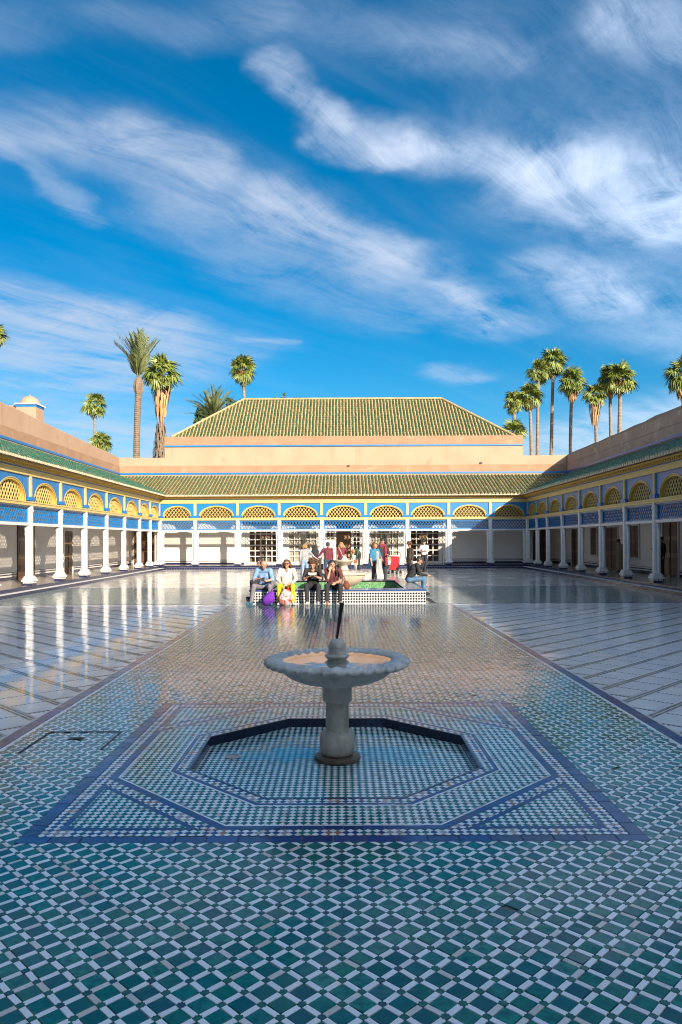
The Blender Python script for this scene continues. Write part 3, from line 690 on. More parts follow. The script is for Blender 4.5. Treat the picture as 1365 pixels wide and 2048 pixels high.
def column_parts():
    t = MB(); t.box(-0.17, 0.17, -0.15, 0.15, GF, GF+0.13, 0)
    tb = t.mesh('tile_block', ['step_blue'])
    t = MB()
    for k in range(6):
        for s, ax in ((-1, 'y'), (1, 'x'), (-1, 'x')):
            for zz, m in ((GF+0.075, 0),):
                u = -0.135 + k*0.054
                if ax == 'y': t.box(u-.017, u+.017, -0.153, -0.149, zz, zz+.036)
                else: t.box(s*0.171 - .002, s*0.171 + .002, u*.9-.017, u*.9+.017, zz, zz+.036)
    tc = t.mesh('white_inlay', ['tile_white'])
    s = MB()
    s.box(-0.215, 0.215, -0.18, 0.18, GF+0.13, GF+0.185)
    for (w, z0, z1, w2) in ((0.34, GF+.185, GF+.25, 0.30),): s.prism(chamf(w, .03), z0, z1, 'xy'); 
    s.prism(chamf(0.29, .04), GF+.25, GF+.30, 'xy')
    base = s.mesh('base', ['paint_white'])
    s = MB(); s.prism(chamf(0.195, .035), GF+.30, Z['lat1'] - 0.16, 'xy'); s.prism(chamf(0.225, .03), Z['lat1']-.16, Z['lat1']-.10, 'xy'); s.prism(chamf(0.205, .03), Z['lat1']-.10, Z['beam0'], 'xy')
    shaft = s.mesh('shaft', ['paint_white'])
    s = MB()
    s.lathe([(.052, GF+.30), (.052, Z['open']-.30), (.066, Z['open']-.29), (.066, Z['open']-.25), (.056, Z['open']-.24), (.06, Z['open']-.16), (.085, Z['open']-.10), (.085, Z['open']-.02)], 10, (0, 0, 0))
    coln = s.mesh('colonnette', ['paint_white'])
    return tb, tc, base, shaft, coln
def add_column(parent, x, corner=False):
    tb, tc, base, shaft, coln = shared('col', column_parts)
    k = link('column', shaft, parent); k.location = (x, 0, 0)
    if corner: k.scale = (1.45, 1.45, 1)
    for nme, me in (('tile_block', tb), ('base', base)): link(nme, me, k)
    link('white_inlay', tc, k, 'stuff')
    for s in (-1, 1): c = link('colonnette', coln, k); c.location = (s*0.135, 0.03, 0)
def roof_tiles(W0, W1, depth, rise, mat_g, parent, name, z0, yo=-0.5, hip=None, pitch=0.205, course=0.30):
    """rows of overlapping round cover tiles on a mortar bed; hip = run of a hip at either end"""
    L_ = math.hypot(depth, rise); th = math.atan2(rise, depth); bed = MB()
    bed.face([(W0, yo, z0), (W1, yo, z0), (W1 - (hip or 0), yo + depth, z0 + rise), (W0 + (hip or 0), yo + depth, z0 + rise)], 0)
    bed.face([(W0, yo, z0), (W0, yo, z0 - .05), (W1, yo, z0 - .05), (W1, yo, z0)], 1)
    o = bed.build(name + '_bed', ['roof_mortar', 'roof_mortar'], parent)
    n = int((W1 - W0) / pitch); pos = []; ends = []
    for i in range(n):
        x = W0 + (i + .5)*(W1 - W0)/n; lim = L_
        if hip: lim = L_ * min(1.0, (x - W0)/hip, (W1 - x)/hip)
        k = 0
        while k*course < lim - 0.05:
            pos.append((x + random.gauss(0, .006), k*course, random.gauss(0, .02))); k += 1
        ends.append(x)
    # template: half round, lower end wider and lifted, running up the slope
    seg = 5; tv = []; lt = course + 0.03
    for s, (r, lift) in ((0, (0.070, 0.022)), (lt, (0.058, 0.002))):
        for i in range(seg + 1):
            a = math.pi*i/seg; tv.append((-r*math.cos(a), s, lift + r*0.95*math.sin(a)))
    tf = [(i, i+1, seg+1+i+1, seg+1+i) for i in range(seg)] + [tuple(range(seg, -1, -1))]
    p = np.array(pos); P3 = []
    ct, st = math.cos(th), math.sin(th)
    tvr = [(x, y*ct - z*st, y*st + z*ct) for x, y, z in tv]
    loc = np.column_stack([p[:, 0], yo + p[:, 1]*ct, z0 + p[:, 1]*st + rng.normal(0, .003, len(p))])
    link(name + '_tiles', instanced_mesh(name, tvr, tf, loc, p[:, 2], np.zeros((len(p), 2)), [mat_g]), parent, 'stuff')
    e = MB()
    for x in ends:    # pale mortar plugs at the eave
        r = 0.071; e.face([(x - r*math.cos(math.pi*i/6), yo - 0.012, z0 + 0.02 + r*.95*math.sin(math.pi*i/6)) for i in range(7)][::-1], 0)
        e.box(x - .055, x + .055, yo - 0.01, yo + 0.06, z0 - .045, z0 + 0.02, 0)
    e.build(name + '_eave_ends', 'roof_end', parent, kind='stuff')
def wall_with_openings(b, x0, x1, y0, y1, z0, z1, ops, m=0):
    xs = sorted({x0, x1, *[o[0] for o in ops], *[o[1] for o in ops]})
    for a, c in zip(xs[:-1], xs[1:]):
        col = [o for o in ops if o[0] <= a + 1e-6 and o[1] >= c - 1e-6]; z = z0
        for o in sorted(col, key=lambda o: o[2]):
            if o[2] > z + 1e-4: b.box(a, c, y0, y1, z, o[2], m)
            z = o[3]
        if z < z1 - 1e-4: b.box(a, c, y0, y1, z, z1, m)
def panel_door(parent, x, w, h, y, z0=GF, name='wooden_door', frame='paint_white', leaves=2, arch=False, brass=False, label=None):
    b = MB(); d = MB(); f = 0.075
    for r in ((-w/2-f, -w/2, 0, h+f), (w/2, w/2+f, 0, h+f), (-w/2, w/2, h, h+f)): b.box(r[0], r[1], -0.05, 0.0, r[2], r[3])
    d.box(-w/2, w/2, -0.012, 0.03, 0, h)
    for l in range(leaves):
        a, c = -w/2 + l*w/leaves + .02, -w/2 + (l+1)*w/leaves - .02
        zs = [0.04, h*.36, h*.42, h*.68, h*.72, h - .05]
        for q in range(0, 6, 2): d.box(a + .06, c - .06, -0.03, -0.012, zs[q] + .03, zs[q+1] - .02, 1)
        if l: d.box(a - .03, a - .012, -0.035, -0.012, 0, h, 0)
    o = d.build(name, ['wood_door', 'wood'], parent); o.location = (x, y, z0)
    if label: o['label'] = label
    q = b.build('door_frame', frame, o)
    if arch:
        e = MB(); A = arch_outline(w/2 - .06, .28, 14); B = arch_outline(w/2 - .01, .33, 14)
        for i in range(14): e.prism([A[i], A[i+1], B[i+1], B[i]][::-1], -0.045, -0.03, 'xz')
        e.build('arch_trim', 'wood', o).location = (0, 0, h - .42)
    if brass:
        e = MB()
        for zz in (h*.39, h*.70): e.box(-w/2 + .03, w/2 - .03, -0.036, -0.03, zz, zz + .03)
        e.build('brass_bar', 'brass', o)
    return o
def shutter_window(parent, x, w, z0, z1, y):
    b = MB(); f = .07; h = z1 - z0
    for r in ((-w/2-f, -w/2, -f, h+f), (w/2, w/2+f, -f, h+f), (-w/2, w/2, h, h+f), (-w/2, w/2, -f, 0)): b.box(r[0], r[1], -.06, 0, r[2], r[3])
    d = MB(); d.box(-w/2, w/2, -.012, .03, 0, h)
    for l in range(2):
        a, c = -w/2 + l*w/2 + .02, -w/2 + (l+1)*w/2 - .02
        for q in range(4): d.box(a+.05, c-.05, -.028, -.012, q*h/4 + .04, (q+1)*h/4 - .03, 1)
    o = d.build('shuttered_window', ['wood_door', 'wood'], parent); o.location = (x, y, z0); b.build('window_frame', 'paint_white', o)
    return o
def arcade(root, cols, xa, xb, floor_xa, floor_xb, corner_at, roof_mat, wall_ops=(), ceiling=True):
    """local x runs along the front, local y away from the court"""
    for x in cols: add_column(root, x, any(abs(x - c) < .01 for c in corner_at))
    for a, c in zip(cols[:-1], cols[1:]):
        w = round(c - a, 2); mid = (a + c)/2; hw = min(0.97, w/2 - 0.22); h = Z['arch'] - Z['beam1']
        put('arch_panel', shared(('p', w), lambda: arch_panel(w, hw, h)), root, mid, 0, Z['beam1'])
        g = put('arch_grille', shared(('g', hw), lambda: arch_grille(hw, h)), root, mid, 0, Z['beam1'])
        put('arch_rim', shared(('r', hw), lambda: arch_rim(hw, h)), root, mid, 0, Z['beam1'])
        lw = round(w - 0.22, 2)
        put('blue_lattice', shared(('l', lw), lambda: blue_lattice(lw)), root, mid, 0.02, Z['lat0'])
    def strip(): q = MB(); q.box(-.075, .075, -.05, 0, 0, Z['panel']-Z['beam1']-.14); q.box(-.03, .03, -.058, -.05, 0.02, Z['panel']-Z['beam1']-.16); return q.mesh('yellow_strip', ['paint_cream'])
    def brack():
        q = MB(); q.box(-.22, .22, -.115, -.021, .03, .14)
        for s in (-1, 1): q.prism([(s*.22, .03), (s*.31, .03), (s*.31, .065), (s*.22, .14)][::s], -.095, -.025, 'xz')
        q.box(-.18, .18, -.10, -.021, 0, .03); return q.mesh('bracket', ['paint_blue'])
    for x in cols:
        put('yellow_strip', shared('strip', strip), root, x, -0.021, Z['beam1'] + .14); put('bracket', shared('brack', brack), root, x, -0.005, Z['beam1'])
    L0, L1 = cols[0] - .12, cols[-1] + .12
    q = MB(); q.box(L0, L1, -.115, .15, Z['beam0'], Z['beam1']-.045); q.box(L0, L1, -.135, .155, Z['beam1']-.045, Z['beam1']-.001); q.build('yellow_beam', 'paint_cream', root)
    for a, c in zip(cols[:-1], cols[1:]):
        w = round(c - a - .2, 2)
        def bar(w=w): t = MB(); t.box(-w/2, w/2, -.06, .08, Z['open'], Z['lat0']); t.box(-w/2, w/2, -.03, .07, Z['lat1'], Z['beam0'] - .001); return t.mesh('white_bar', ['paint_white'])
        put('white_bar', shared(('bar', w), bar), root, (a+c)/2)
    q = MB(); q.box(L0, L1, -.075, .17, Z['panel'], Z['band']-.05); q.box(L0, L1, -.095, .17, Z['band']-.05, Z['band']); q.build('yellow_band', 'paint_cream', root)
    q = MB(); q.box(L0, L1, -.085, .17, Z['band'], Z['band']+.045); q.build('blue_stripe', 'paint_blue', root)
    q = MB(); q.box(L0, L1, -.16, .17, Z['band']+.045, Z['corn']-.07); q.box(L0, L1, -.30, .17, Z['corn']-.07, Z['corn']-.012); q.build('cornice', 'paint_yellow', root)
    q = MB(); k = int((L1-L0)/.16)
    for i in range(k): u = L0 + (i+.5)*(L1-L0)/k; q.box(u-.035, u+.035, -.235, -.16, Z['corn']-.125, Z['corn']-.07)
    q.build('dentils', 'paint_yellow', root, kind='stuff')
    roof_tiles(xa, xb, PW_ + .48, ROOF_TOP - Z['corn'] - .04, roof_mat, root, 'gallery_roof', Z['corn'] + .04, -0.48)
    q = MB(); q.box(xa, xb, -.40, PW_, Z['corn'] - .012, Z['corn'] + .02); q.build('gallery_ceiling', 'ceiling_wood', root)
    # gallery floor with a step of dark blue tiles
    q = MB(); q.box(floor_xa, floor_xb, -.22, GW + .01, -.1, GF)
    o = q.build('gallery_floor', 'gallery_floor', root)
    q = MB(); q.box(floor_xa, floor_xb, -.52, -.22, -.1, 0.095); q.build('step', 'wall_white', root)
    q = MB(); s = MB()
    for i in range(int((floor_xb-floor_xa)/.14)):
        u = floor_xa + i*.14
        q.box(u, u+.135, -.526, -.50, 0.0, .098 + random.uniform(-.001, .001)); q.box(u, u+.135, -.232, -.13, 0.097, GF + .003 + random.uniform(-.001, .001))
    q.build('step_tiles', 'step_blue', root, kind='stuff')
    # wall behind the gallery, with a tiled dado line
    q = MB(); wall_with_openings(q, xa if not wall_ops else min(xa, -13), xb, GW, GW + .25, -.1, Z['corn'] - .02, list(wall_ops)); q.build('gallery_wall', 'wall_white', root)
    q = MB(); q.box(xa, xb, GW-.03, GW-.001, 2.93, Z['corn']-.013); q.build('wooden_frieze', 'ceiling_wood', root)
    q = MB()
    spans = [(xa, xb)]
    for o_ in sorted(wall_ops):
        a, c = spans.pop(); spans += [(a, o_[0]-.09), (o_[1]+.09, c)]
    for a, c in spans:
        if c - a < .05: continue
        q.box(a, c, GW-.012, GW-.001, GF, GF+.11, 0); q.box(a, c, GW-.012, GW-.001, GF+.17, GF+.21, 0); q.box(a, c, GW-.010, GW-.001, GF+.26, GF+.275, 0)
    q.build('dado_tiles', ['step_blue'], root, kind='stuff')
def parapet(root, xa, xb, ztop_a, ztop_b, material='plaster', band='plaster_band', thick=.5):
    """upper wall with a sagging top edge, a rougher band and a blue line"""
    def prof(x, z): return z
    q = MB(); n = max(2, int((xb-xa)/1.2)); y0, y1 = PW_, PW_ + thick
    tops = [ztop_a + (ztop_b-ztop_a)*i/n + random.gauss(0, .012) for i in range(n+1)]
    xs = [xa + (xb-xa)*i/n for i in range(n+1)]
    for i in range(n):
        a, c, za, zc = xs[i], xs[i+1], tops[i], tops[i+1]
        q.face([(a, y0, -.1), (c, y0, -.1), (c, y0, zc-.05), (a, y0, za-.05)]); q.face([(a, y0, za-.05), (c, y0, zc-.05), (c, y0+.06, zc), (a, y0+.06, za)])
        q.face([(a, y0+.06, za), (c, y0+.06, zc), (c, y1, zc), (a, y1, za)]); q.face([(a, y1, za), (c, y1, zc), (c, y1, -.1), (a, y1, -.1)])
    for i, fl in ((0, 1), (n, -1)): q.face([(xs[i], y0, -.1), (xs[i], y0, tops[i]-.05), (xs[i], y0+.06, tops[i]), (xs[i], y1, tops[i]), (xs[i], y1, -.1)][::fl])
    o = q.build('parapet', material, root)
    q = MB(); q.prism([(PW_-.05, 5.68), (PW_-.015, 6.10), (PW_+.02, 6.13), (PW_+.02, 5.68)], xa, xb, 'yz'); q.build('plaster_band', band, root)
    q = MB(); q.box(xa, xb, PW_-.085, PW_+.01, 5.575, 5.68); q.build('blue_line', 'paint_blue', root)
    q = MB(); q.box(xa, xb, PW_-.055, PW_+.01, 5.36, 5.575); q.build('plaster_skirt', material, root)
# ---- back building
FY = 41.5
back = empty('arcaded_pavilion', (0, FY, 0)); tag(back, 'long facing pavilion with nine lattice arches under a great hipped green roof', 'building')
bcols = [-10.2, -8.17, -5.79, -3.46, -1.08, 1.39, 3.71, 6.04, 8.37, 10.5]
doors = [(-5.62, -3.50), (-3.30, -1.22), (1.50, 3.60), (3.88, 5.98)]
ops = [(a, c, GF, 2.47) for a, c in doors] + [(-.98, 1.26, GF, 2.47)]
arcade(back, bcols, -13.4, 13.7, -13.3, 13.6, (-10.2, 10.5), 'roof_green', ops)
q = MB(); q.box(-13.3, 13.6, -.23, -.2, .1, .19); 
parapet(back, -13.7, 14.0, 6.62, 6.68)
# raised middle of the wall and its hipped roof
q = MB(); zt = 7.86
q.prism([(PW_-.004, 6.4), (PW_-.004, zt-.05), (PW_+.05, zt), (PW_+.5, zt), (PW_+.5, 6.4)][::-1], -10.6, 11.0, 'yz'); q.build('raised_wall', 'plaster', back)
q = MB(); q.prism([(PW_-.03, 7.33), (PW_-.05, 7.80), (PW_+.02, 7.865), (PW_+.02, 7.33)], -10.6, 11.0, 'yz'); q.build('plaster_band', 'plaster_band', back)
q = MB(); q.box(-10.6, 11.0, PW_-.07, PW_+.01, 7.245, 7.33); q.build('blue_line', 'paint_blue', back)
HR, HZ = 3.9, 3.02; hw0, hw1 = -10.25, 10.55
gr = empty('great_roof'); gr.parent = back; gr.location = (0, PW_ + .25, zt - .04)
q = MB(); q.face([(hw1, 0, 0), (hw1, 2*HR, 0), (hw1-HR, HR, HZ)]); q.face([(hw0, 2*HR, 0), (hw0, 0, 0), (hw0+HR, HR, HZ)]); q.face([(hw1, 2*HR, 0), (hw0, 2*HR, 0), (hw0+HR, HR, HZ), (hw1-HR, HR, HZ)])
q.build('roof_slopes', 'roof_green', gr)
roof_tiles(hw0, hw1, HR, HZ, 'roof_green', gr, 'front_slope', 0.0, 0.0, HR)
q = MB(); q.tube([(hw0, 0, .05), (hw0+HR, HR, HZ+.05), (hw1-HR, HR, HZ+.05), (hw1, 0, .05)], .085, 8); q.build('ridge_tiles', 'roof_mortar', gr)
# small vents high in the wall
for px, py in ((698, 931), (963, 926)):
    q = MB(); x = (px - CX)/33.2; z = 1.6 + (1079-py)/33.2; q.box(x-.08, x+.08, PW_-.07, PW_-.052, z-.05, z+.05); q.box(x-.05, x-.01, PW_-.09, PW_-.07, z-.03, z+.03); q.box(x+.02, x+.06, PW_-.09, PW_-.07, z-.03, z+.03); q.build('wall_vent', 'wood', back)
# glazed doors
def glazed(parent, x0, x1, cols_, rows, z0, z1, y, name='glazed_door', curtain=False, stile=.22, bottom=.12):
    root = empty(name); root.parent = parent; root.location = ((x0+x1)/2, y, 0); w = x1 - x0; f = MB()
    px0, px1, pz0, pz1 = -w/2+stile, w/2-stile, z0+bottom, z1-.16
    f.box(-w/2, px0, 0, .06, z0, z1); f.box(px1, w/2, 0, .06, z0, z1); f.box(px0, px1, 0, .06, z0, pz0); f.box(px0, px1, 0, .06, pz1, z1)
    cw, rh, mu = (px1-px0)/cols_, (pz1-pz0)/rows, .05
    for i in range(1, cols_): f.box(px0+i*cw-mu/2, px0+i*cw+mu/2, .005, .05, pz0, pz1)
    for j in range(1, rows): f.box(px0, px1, .008, .047, pz0+j*rh-mu/2, pz0+j*rh+mu/2)
    f.build('door_frame', 'paint_white', root)
    g = MB(); g.box(-cw/2+mu/2, cw/2-mu/2, 0, .005, -rh/2+mu/2, rh/2-mu/2); gm = g.mesh('pane', ['glass'])
    for i in range(cols_):
        for j in range(rows):
            o = link('pane', gm, root); o.location = (px0+(i+.5)*cw, .027, pz0+(j+.5)*rh); o.rotation_euler = (random.gauss(0, .006), 0, random.gauss(0, .008))
    if curtain:
        c = MB(); n = 60
        for i in range(n):
            a, e = px0-.1 + (px1-px0+.2)*i/n, px0-.1 + (px1-px0+.2)*(i+1)/n; ya, ye = .11+.012*math.sin(i*1.3), .11+.012*math.sin((i+1)*1.3)
            c.face([(a, ya, z0+.02), (e, ye, z0+.02), (e, ye, z1-.02), (a, ya, z1-.02)])
        c.build('curtain', 'curtain', root)
    return root
for i, (a, c) in enumerate(doors): glazed(back, a+.02, c-.02, 5, 6, GF+.01, 2.46, GW + .03, curtain=i in (1, 2))
glazed(back, -.96, -.28, 2, 6, GF+.01, 2.46, GW + .03, 'door_leaf', stile=.14, bottom=.5); glazed(back, .60, 1.24, 2, 6, GF+.01, 2.46, GW + .03, 'door_leaf', stile=.14, bottom=.5)
q = MB(); q.box(-.28, -.24, GW+.02, GW+.14, GF, 2.46); q.box(.56, .60, GW+.02, GW+.14, GF, 2.46); q.box(-.24, .56, GW+.02, GW+.14, 2.36, 2.46); q.build('doorway_frame', 'wood', back)
q = MB(); q.box(-5.79, 6.04, GW-.02, GW-.002, 2.472, 2.925); q.build('fanlight_board', 'wood', back)
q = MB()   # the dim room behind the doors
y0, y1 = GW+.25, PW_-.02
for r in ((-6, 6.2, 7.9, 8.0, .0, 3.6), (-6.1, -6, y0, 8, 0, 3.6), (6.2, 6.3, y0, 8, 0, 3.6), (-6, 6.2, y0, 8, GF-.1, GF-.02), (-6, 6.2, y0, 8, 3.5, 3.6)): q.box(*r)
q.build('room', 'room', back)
q = MB(); q.box(.05, .35, 4.4, 4.6, 1.25, 1.95); q.box(-.18, .02, 4.4, 4.6, 1.6, 2.3); q.build('wall_panel', 'wood', back)
q = MB()
for k in range(3): q.box(-1.2-.3+k*.02, 1.4+.3, -.9+.16*k, -.52+.05, 0, .03*(k+1)) if False else None
panel_door(back, -11.55, 1.25, 1.95, GW, brass=True); panel_door(back, 11.75, .95, 1.9, GW, frame='wood')
# ---- side wings, opening slightly towards the viewer
sideY = [41.5, 39.3, 37.1, 34.35, 31.6, 28.85, 26.2, 23.55, 20.9, 18.25, 15.6]
left = empty('arcaded_wing', (-10.2, FY, 0), R(90 + 0.9)); tag(left, 'sunlit side wing on the left with white columns and bright blue arches', 'building')
lc = [y - FY for y in sideY][::-1]
arcade(left, lc, -44, 3.3, -44, -.22, (), 'roof_teal')
parapet(left, -44, 3.4, 7.75, 6.62, thick=.9)
right = empty('arcaded_wing', (10.5, FY, 0), R(-90 + (-1.5))); tag(right, 'shaded side wing on the right with peeling parapet and blue arches', 'building')
rc = [FY - y for y in sideY]
arcade(right, rc, -3.3, 44, .22, 44, (), 'roof_teal')
parapet(right, -3.4, 44, 6.70, 7.05, 'plaster', 'plaster_old', thick=.9)
q = MB(); q.prism([(PW_-.012, 6.13), (PW_-.006, 6.62), (PW_+.02, 6.62), (PW_+.02, 6.13)], -3.2, 44, 'yz'); q.build('worn_plaster', 'plaster_old', right)
def on_left(px): # where a column of the photo meets the left gallery wall, in wing coordinates
    X = -10.2 - GW; y = 35.0
    for _ in range(6): y = (abs(X) + (FY - y)*math.tan(R(.9))) * F / (CX - px)
    return y - FY
def on_right(px):
    X = 10.5 + GW; y = 35.0
    for _ in range(6): y = (X + (FY - y)*math.tan(R(1.5))) * F / (px - CX)
    return FY - y
def between(fn, p0, p1): a, c = sorted((fn(p0), fn(p1))); return (a+c)/2, c-a
x, w = between(on_left, 114, 134); panel_door(left, x, w-.12, 1.85, GW, arch=True, brass=True)
x, w = between(on_left, 12, 48); panel_door(left, x, w-.1, 2.1, GW, frame='wood')
for p0, p1 in ((1146, 1161), (1227, 1257)): x, w = between(on_right, p0, p1); panel_door(right, x, w-.14, 1.92, GW, leaves=2)
for p0, p1 in ((1193, 1207), (1287, 1307)): x, w = between(on_right, p0, p1); shutter_window(right, x, w, .82, 2.14, GW)
x, w = between(on_right, 1364, 1400); panel_door(right, x, w, 2.0, GW)
# ---- unseen hall, made up to throw shade over the near half of the court
hall = empty('shade_hall', (0, -2.6, 0)); tag(hall, 'unseen plain plastered hall behind the viewpoint, added to shade the near court', 'building')
HH = 4.3
q = MB(); wall_with_openings(q, -30, 45, -.6, 0, -.1, HH, [(-1.2, 1.2, -.1, 2.6), (-6, -4.4, .9, 2.6), (4.4, 6, .9, 2.6)]); q.build('wall', 'plaster', hall)
q = MB(); q.box(-30, 45, -.02, .05, 3.6, 3.7); q.build('blue_line', 'paint_blue', hall)
q = MB(); q.prism([(.25, HH-.1), (-8.4, 12.55), (-17, HH-.1)], -32, 47, 'yz'); q.build('roof', 'roof_green', hall)
# ---- domed turret on the roof at the left
TX, TY = -15.6, 37.2
tur = empty('roof_turret', (TX, TY, 0)); tag(tur, 'small square beige turret with ribbed dome on the left roof', 'turret')
sc_ = F/TY; zt = 1.6 + (1082.5-812)/sc_; tw = .50
q = MB(); q.box(-tw, tw, -tw, tw, 0, zt); q.box(-4.2, -tw, -.3, .3, 0, zt - .02); q.build('wall', 'plaster', tur)
q = MB(); q.box(-tw-.01, tw+.01, -tw-.01, tw+.01, zt-.12, zt); q.build('blue_line', 'paint_blue', tur)
q = MB(); q.box(-tw-.06, tw+.06, -tw-.06, tw+.06, zt, zt+.06); q.build('slab', 'wall_white', tur)
q = MB(); q.lathe([(.46*math.cos(a), .06+.44*math.sin(a)) for a in [R(i*9.5) for i in range(10)]], 48, (0, 0, zt), mod=lambda a, k: 1 + .06*abs(math.sin(a*7))); q.sphere((0, 0, zt+.53), .05); o = q.build('dome', 'plaster', tur); autosmooth(o, 50)
# ------------------------------------------------------------------ near fountain
FXc, FYc = -0.035, 5.66
ft = empty('fountain', (FXc, FYc, BZ)); tag(ft, 'grey stone fountain with a wide rope-edged bowl standing in the sunken basin', 'fountain')
def fz(z): return z - BZ
b = MB(); b.lathe([(.172, 0.002), (.178, .012), (.176, .03), (.165, .036), (.14, .037)], 40); o = b.build('foot_plate', 'rust', ft); autosmooth(o)
b = MB(); b.lathe([(.100, .037), (.118, .045), (.131, .075), (.1345, .12), (.1345, .175), (.128, .20), (.108, .222), (.092, .228)], 40); o = b.build('bulb', 'stone_stem', ft); autosmooth(o, 60)
b = MB(); b.lathe([(.089, .226), (.087, fz(.372)), (.088, fz(.374))], 40); o = b.build('stem', 'stone_stem', ft); autosmooth(o)
b = MB(); b.lathe([(.100, fz(.366)), (.1115, fz(.374)), (.113, fz(.49)), (.113, fz(.515))], 40); o = b.build('collar', 'stone', ft); autosmooth(o)
NR = 34
b = MB(); seg = NR*6
b.lathe([(.115, fz(.500)), (.19, fz(.507)), (.29, fz(.530)), (.37, fz(.566)), (.415, fz(.605)), (.430, fz(.640)), (.455, fz(.648)), (.49, fz(.655))], seg,
        mod=lambda a, k: 1 + (.028 if 1 <= k <= 4 else 0)*(abs(math.sin(a*NR/2)) - .5)*min(1, k/2), cap=False)
b.lathe([(.46, fz(.662)), (.40, fz(.640)), (.30, fz(.600)), (.15, fz(.575)), (.03, fz(.570))], seg, cap=False)
o = b.build('bowl', 'stone', ft); autosmooth(o, 50)
v = []; f = []; nu, nv = NR*8, 14      # twisted rope rim
for i in range(nu):
    u = 2*math.pi*i/nu
    for j in range(nv):
        w = 2*math.pi*j/nv; k = 1 + .25*math.cos(u*NR - w*2.0 + .4) ; rr = .482 + .068*(1+(k-1)*.7)*math.cos(w); zz = fz(.674) + .031*k*math.sin(w)
        v.append((rr*math.cos(u), rr*math.sin(u), zz))
for i in range(nu):
    for j in range(nv): f.append((i*nv+j, ((i+1) % nu)*nv+j, ((i+1) % nu)*nv+(j+1) % nv, i*nv+(j+1) % nv))
b = MB(); b.raw(v, f); o = b.build('rope_rim', 'stone', ft, smooth=True)
b = MB(); b.lathe([(.082, fz(.57)), (.075, fz(.66)), (.070, fz(.69)), (.090, fz(.708)), (.0935, fz(.716)), (.090, fz(.724)), (.072, fz(.732)), (.066, fz(.752)), (.068, fz(.757)), (.0655, fz(.762)), (.066, fz(.775)), (.0675, fz(.787)), (.064, fz(.806)), (.053, fz(.825)), (.036, fz(.839)), (.014, fz(.846))], 36); o = b.build('finial', 'stone_stem', ft); autosmooth(o, 35)
b = MB(); b.tube([(.0, 0, fz(.842)), (.002, 0, fz(.862))], [.009, .007], 10); b.tube([(.001, 0, fz(.858)), (.041, 0, fz(1.120))], [.0095, .0165], 12); o = b.build('water_pipe', 'pipe_black', ft); autosmooth(o)
b = MB(); b.lathe([(.45, 0), (.001, 0)], 64, cap=False); b.build('bowl_water', 'water', ft).location = (0, 0, fz(.689))
# ------------------------------------------------------------------ hatch, drain, slot
ht = empty('floor_hatch', (-2.14, 5.90, 0)); tag(ht, 'square tiled hatch outlined by dark joints in the left of the path', 'hatch')
for nme, r in (('back_joint', (-.31, .30, .289, .309)), ('left_joint', (-.312, -.294, -.30, .289)), ('right_joint', (.284, .302, -.23, .289))):
    b = MB(); b.box(r[0], r[1], r[2], r[3], -.006, .0042); b.build(nme, 'pipe_black', ht)
b = MB(); b.box(-.065, .045, .055, .125, -.006, .0048); b.build('lifting_slot', 'pipe_black', ht)
b = MB(); b.box(-.02, .035, .065, .08, .0042, .012); b.build('handle', 'rust', ht)
dr = empty('basin_drain', (-.84, SY + .12, BZ)); tag(dr, 'small round metal drain in the left of the sunken basin', 'drain')
b = MB(); b.lathe([(.062, .001), (.062, .006), (.048, .006), (.048, .001)], 28, cap=False); b.build('ring', 'metal_grey', dr)
b = MB(); b.lathe([(.047, .004), (.001, .004)], 28, cap=False); b.build('grate', 'tile_pink', dr)
b = MB(); b.box(-.07, .07, -.75, .75, -.004, .0035); o = b.build('drain_slot', 'metal_dark'); o.location = (2.33, 19.45, 0); tag(o, 'narrow dark drain slot in the paving right of the raised pool', 'drain')
# ------------------------------------------------------------------ raised pool with checked sides
PX0, PX1, PYa, PYb, PH = -2.29, 2.12, 18.56, 23.2, .35; RIM = .5
pool = empty('raised_pool', ((PX0+PX1)/2, (PYa+PYb)/2, 0)); tag(pool, 'low square pool with black and white checked sides and a green inside', 'pool')
pw, pd = (PX1-PX0)/2, (PYb-PYa)/2
b = MB()
for r in ((-pw, pw, -pd, -pd+.3), (-pw, pw, pd-.3, pd), (-pw, -pw+.3, -pd+.3, pd-.3), (pw-.3, pw, -pd+.3, pd-.3)): b.box(*r, -.1, PH-.045)
b.build('side', 'pool_white', pool)
ck = MB(); nc = 65
for sgn, ln, off, ax in ((-1, pw, pd, 'x'), (1, pw, pd, 'x'), (-1, pd, pw, 'y'), (1, pd, pw, 'y')):
    st = 2*ln/nc; h = st*.37
    for i in range(nc):
        for j in range(4):
            u, z = -ln + (i+.5)*st, .048 + j*.0685; c = .3
            octg = [(u-h, z-h*c), (u-h*c, z-h), (u+h*c, z-h), (u+h, z-h*c), (u+h, z+h*c), (u+h*c, z+h), (u-h*c, z+h), (u-h, z+h*c)]
            octg = [(u, z-h*1.3), (u+h*1.3, z), (u, z+h*1.3), (u-h*1.3, z)] if True else octg
            w = sgn*(off + .003)
            q_ = [(a, w, e) if ax == 'x' else (w, a, e) for a, e in octg]; ck.face(q_ if (sgn < 0) == (ax == 'x') else q_[::-1])
ck.build('black_checks', 'tile_black', pool, kind='stuff')
b = MB(); i_ = RIM
for r in ((-pw-.012, pw+.012, -pd-.012, -pd+i_), (-pw-.012, pw+.012, pd-i_, pd+.012), (-pw-.012, -pw+i_, -pd+i_, pd-i_), (pw-i_, pw+.012, -pd+i_, pd-i_)): b.box(*r, PH-.045, PH)
b.build('rim', 'gallery_floor', pool)
b = MB()
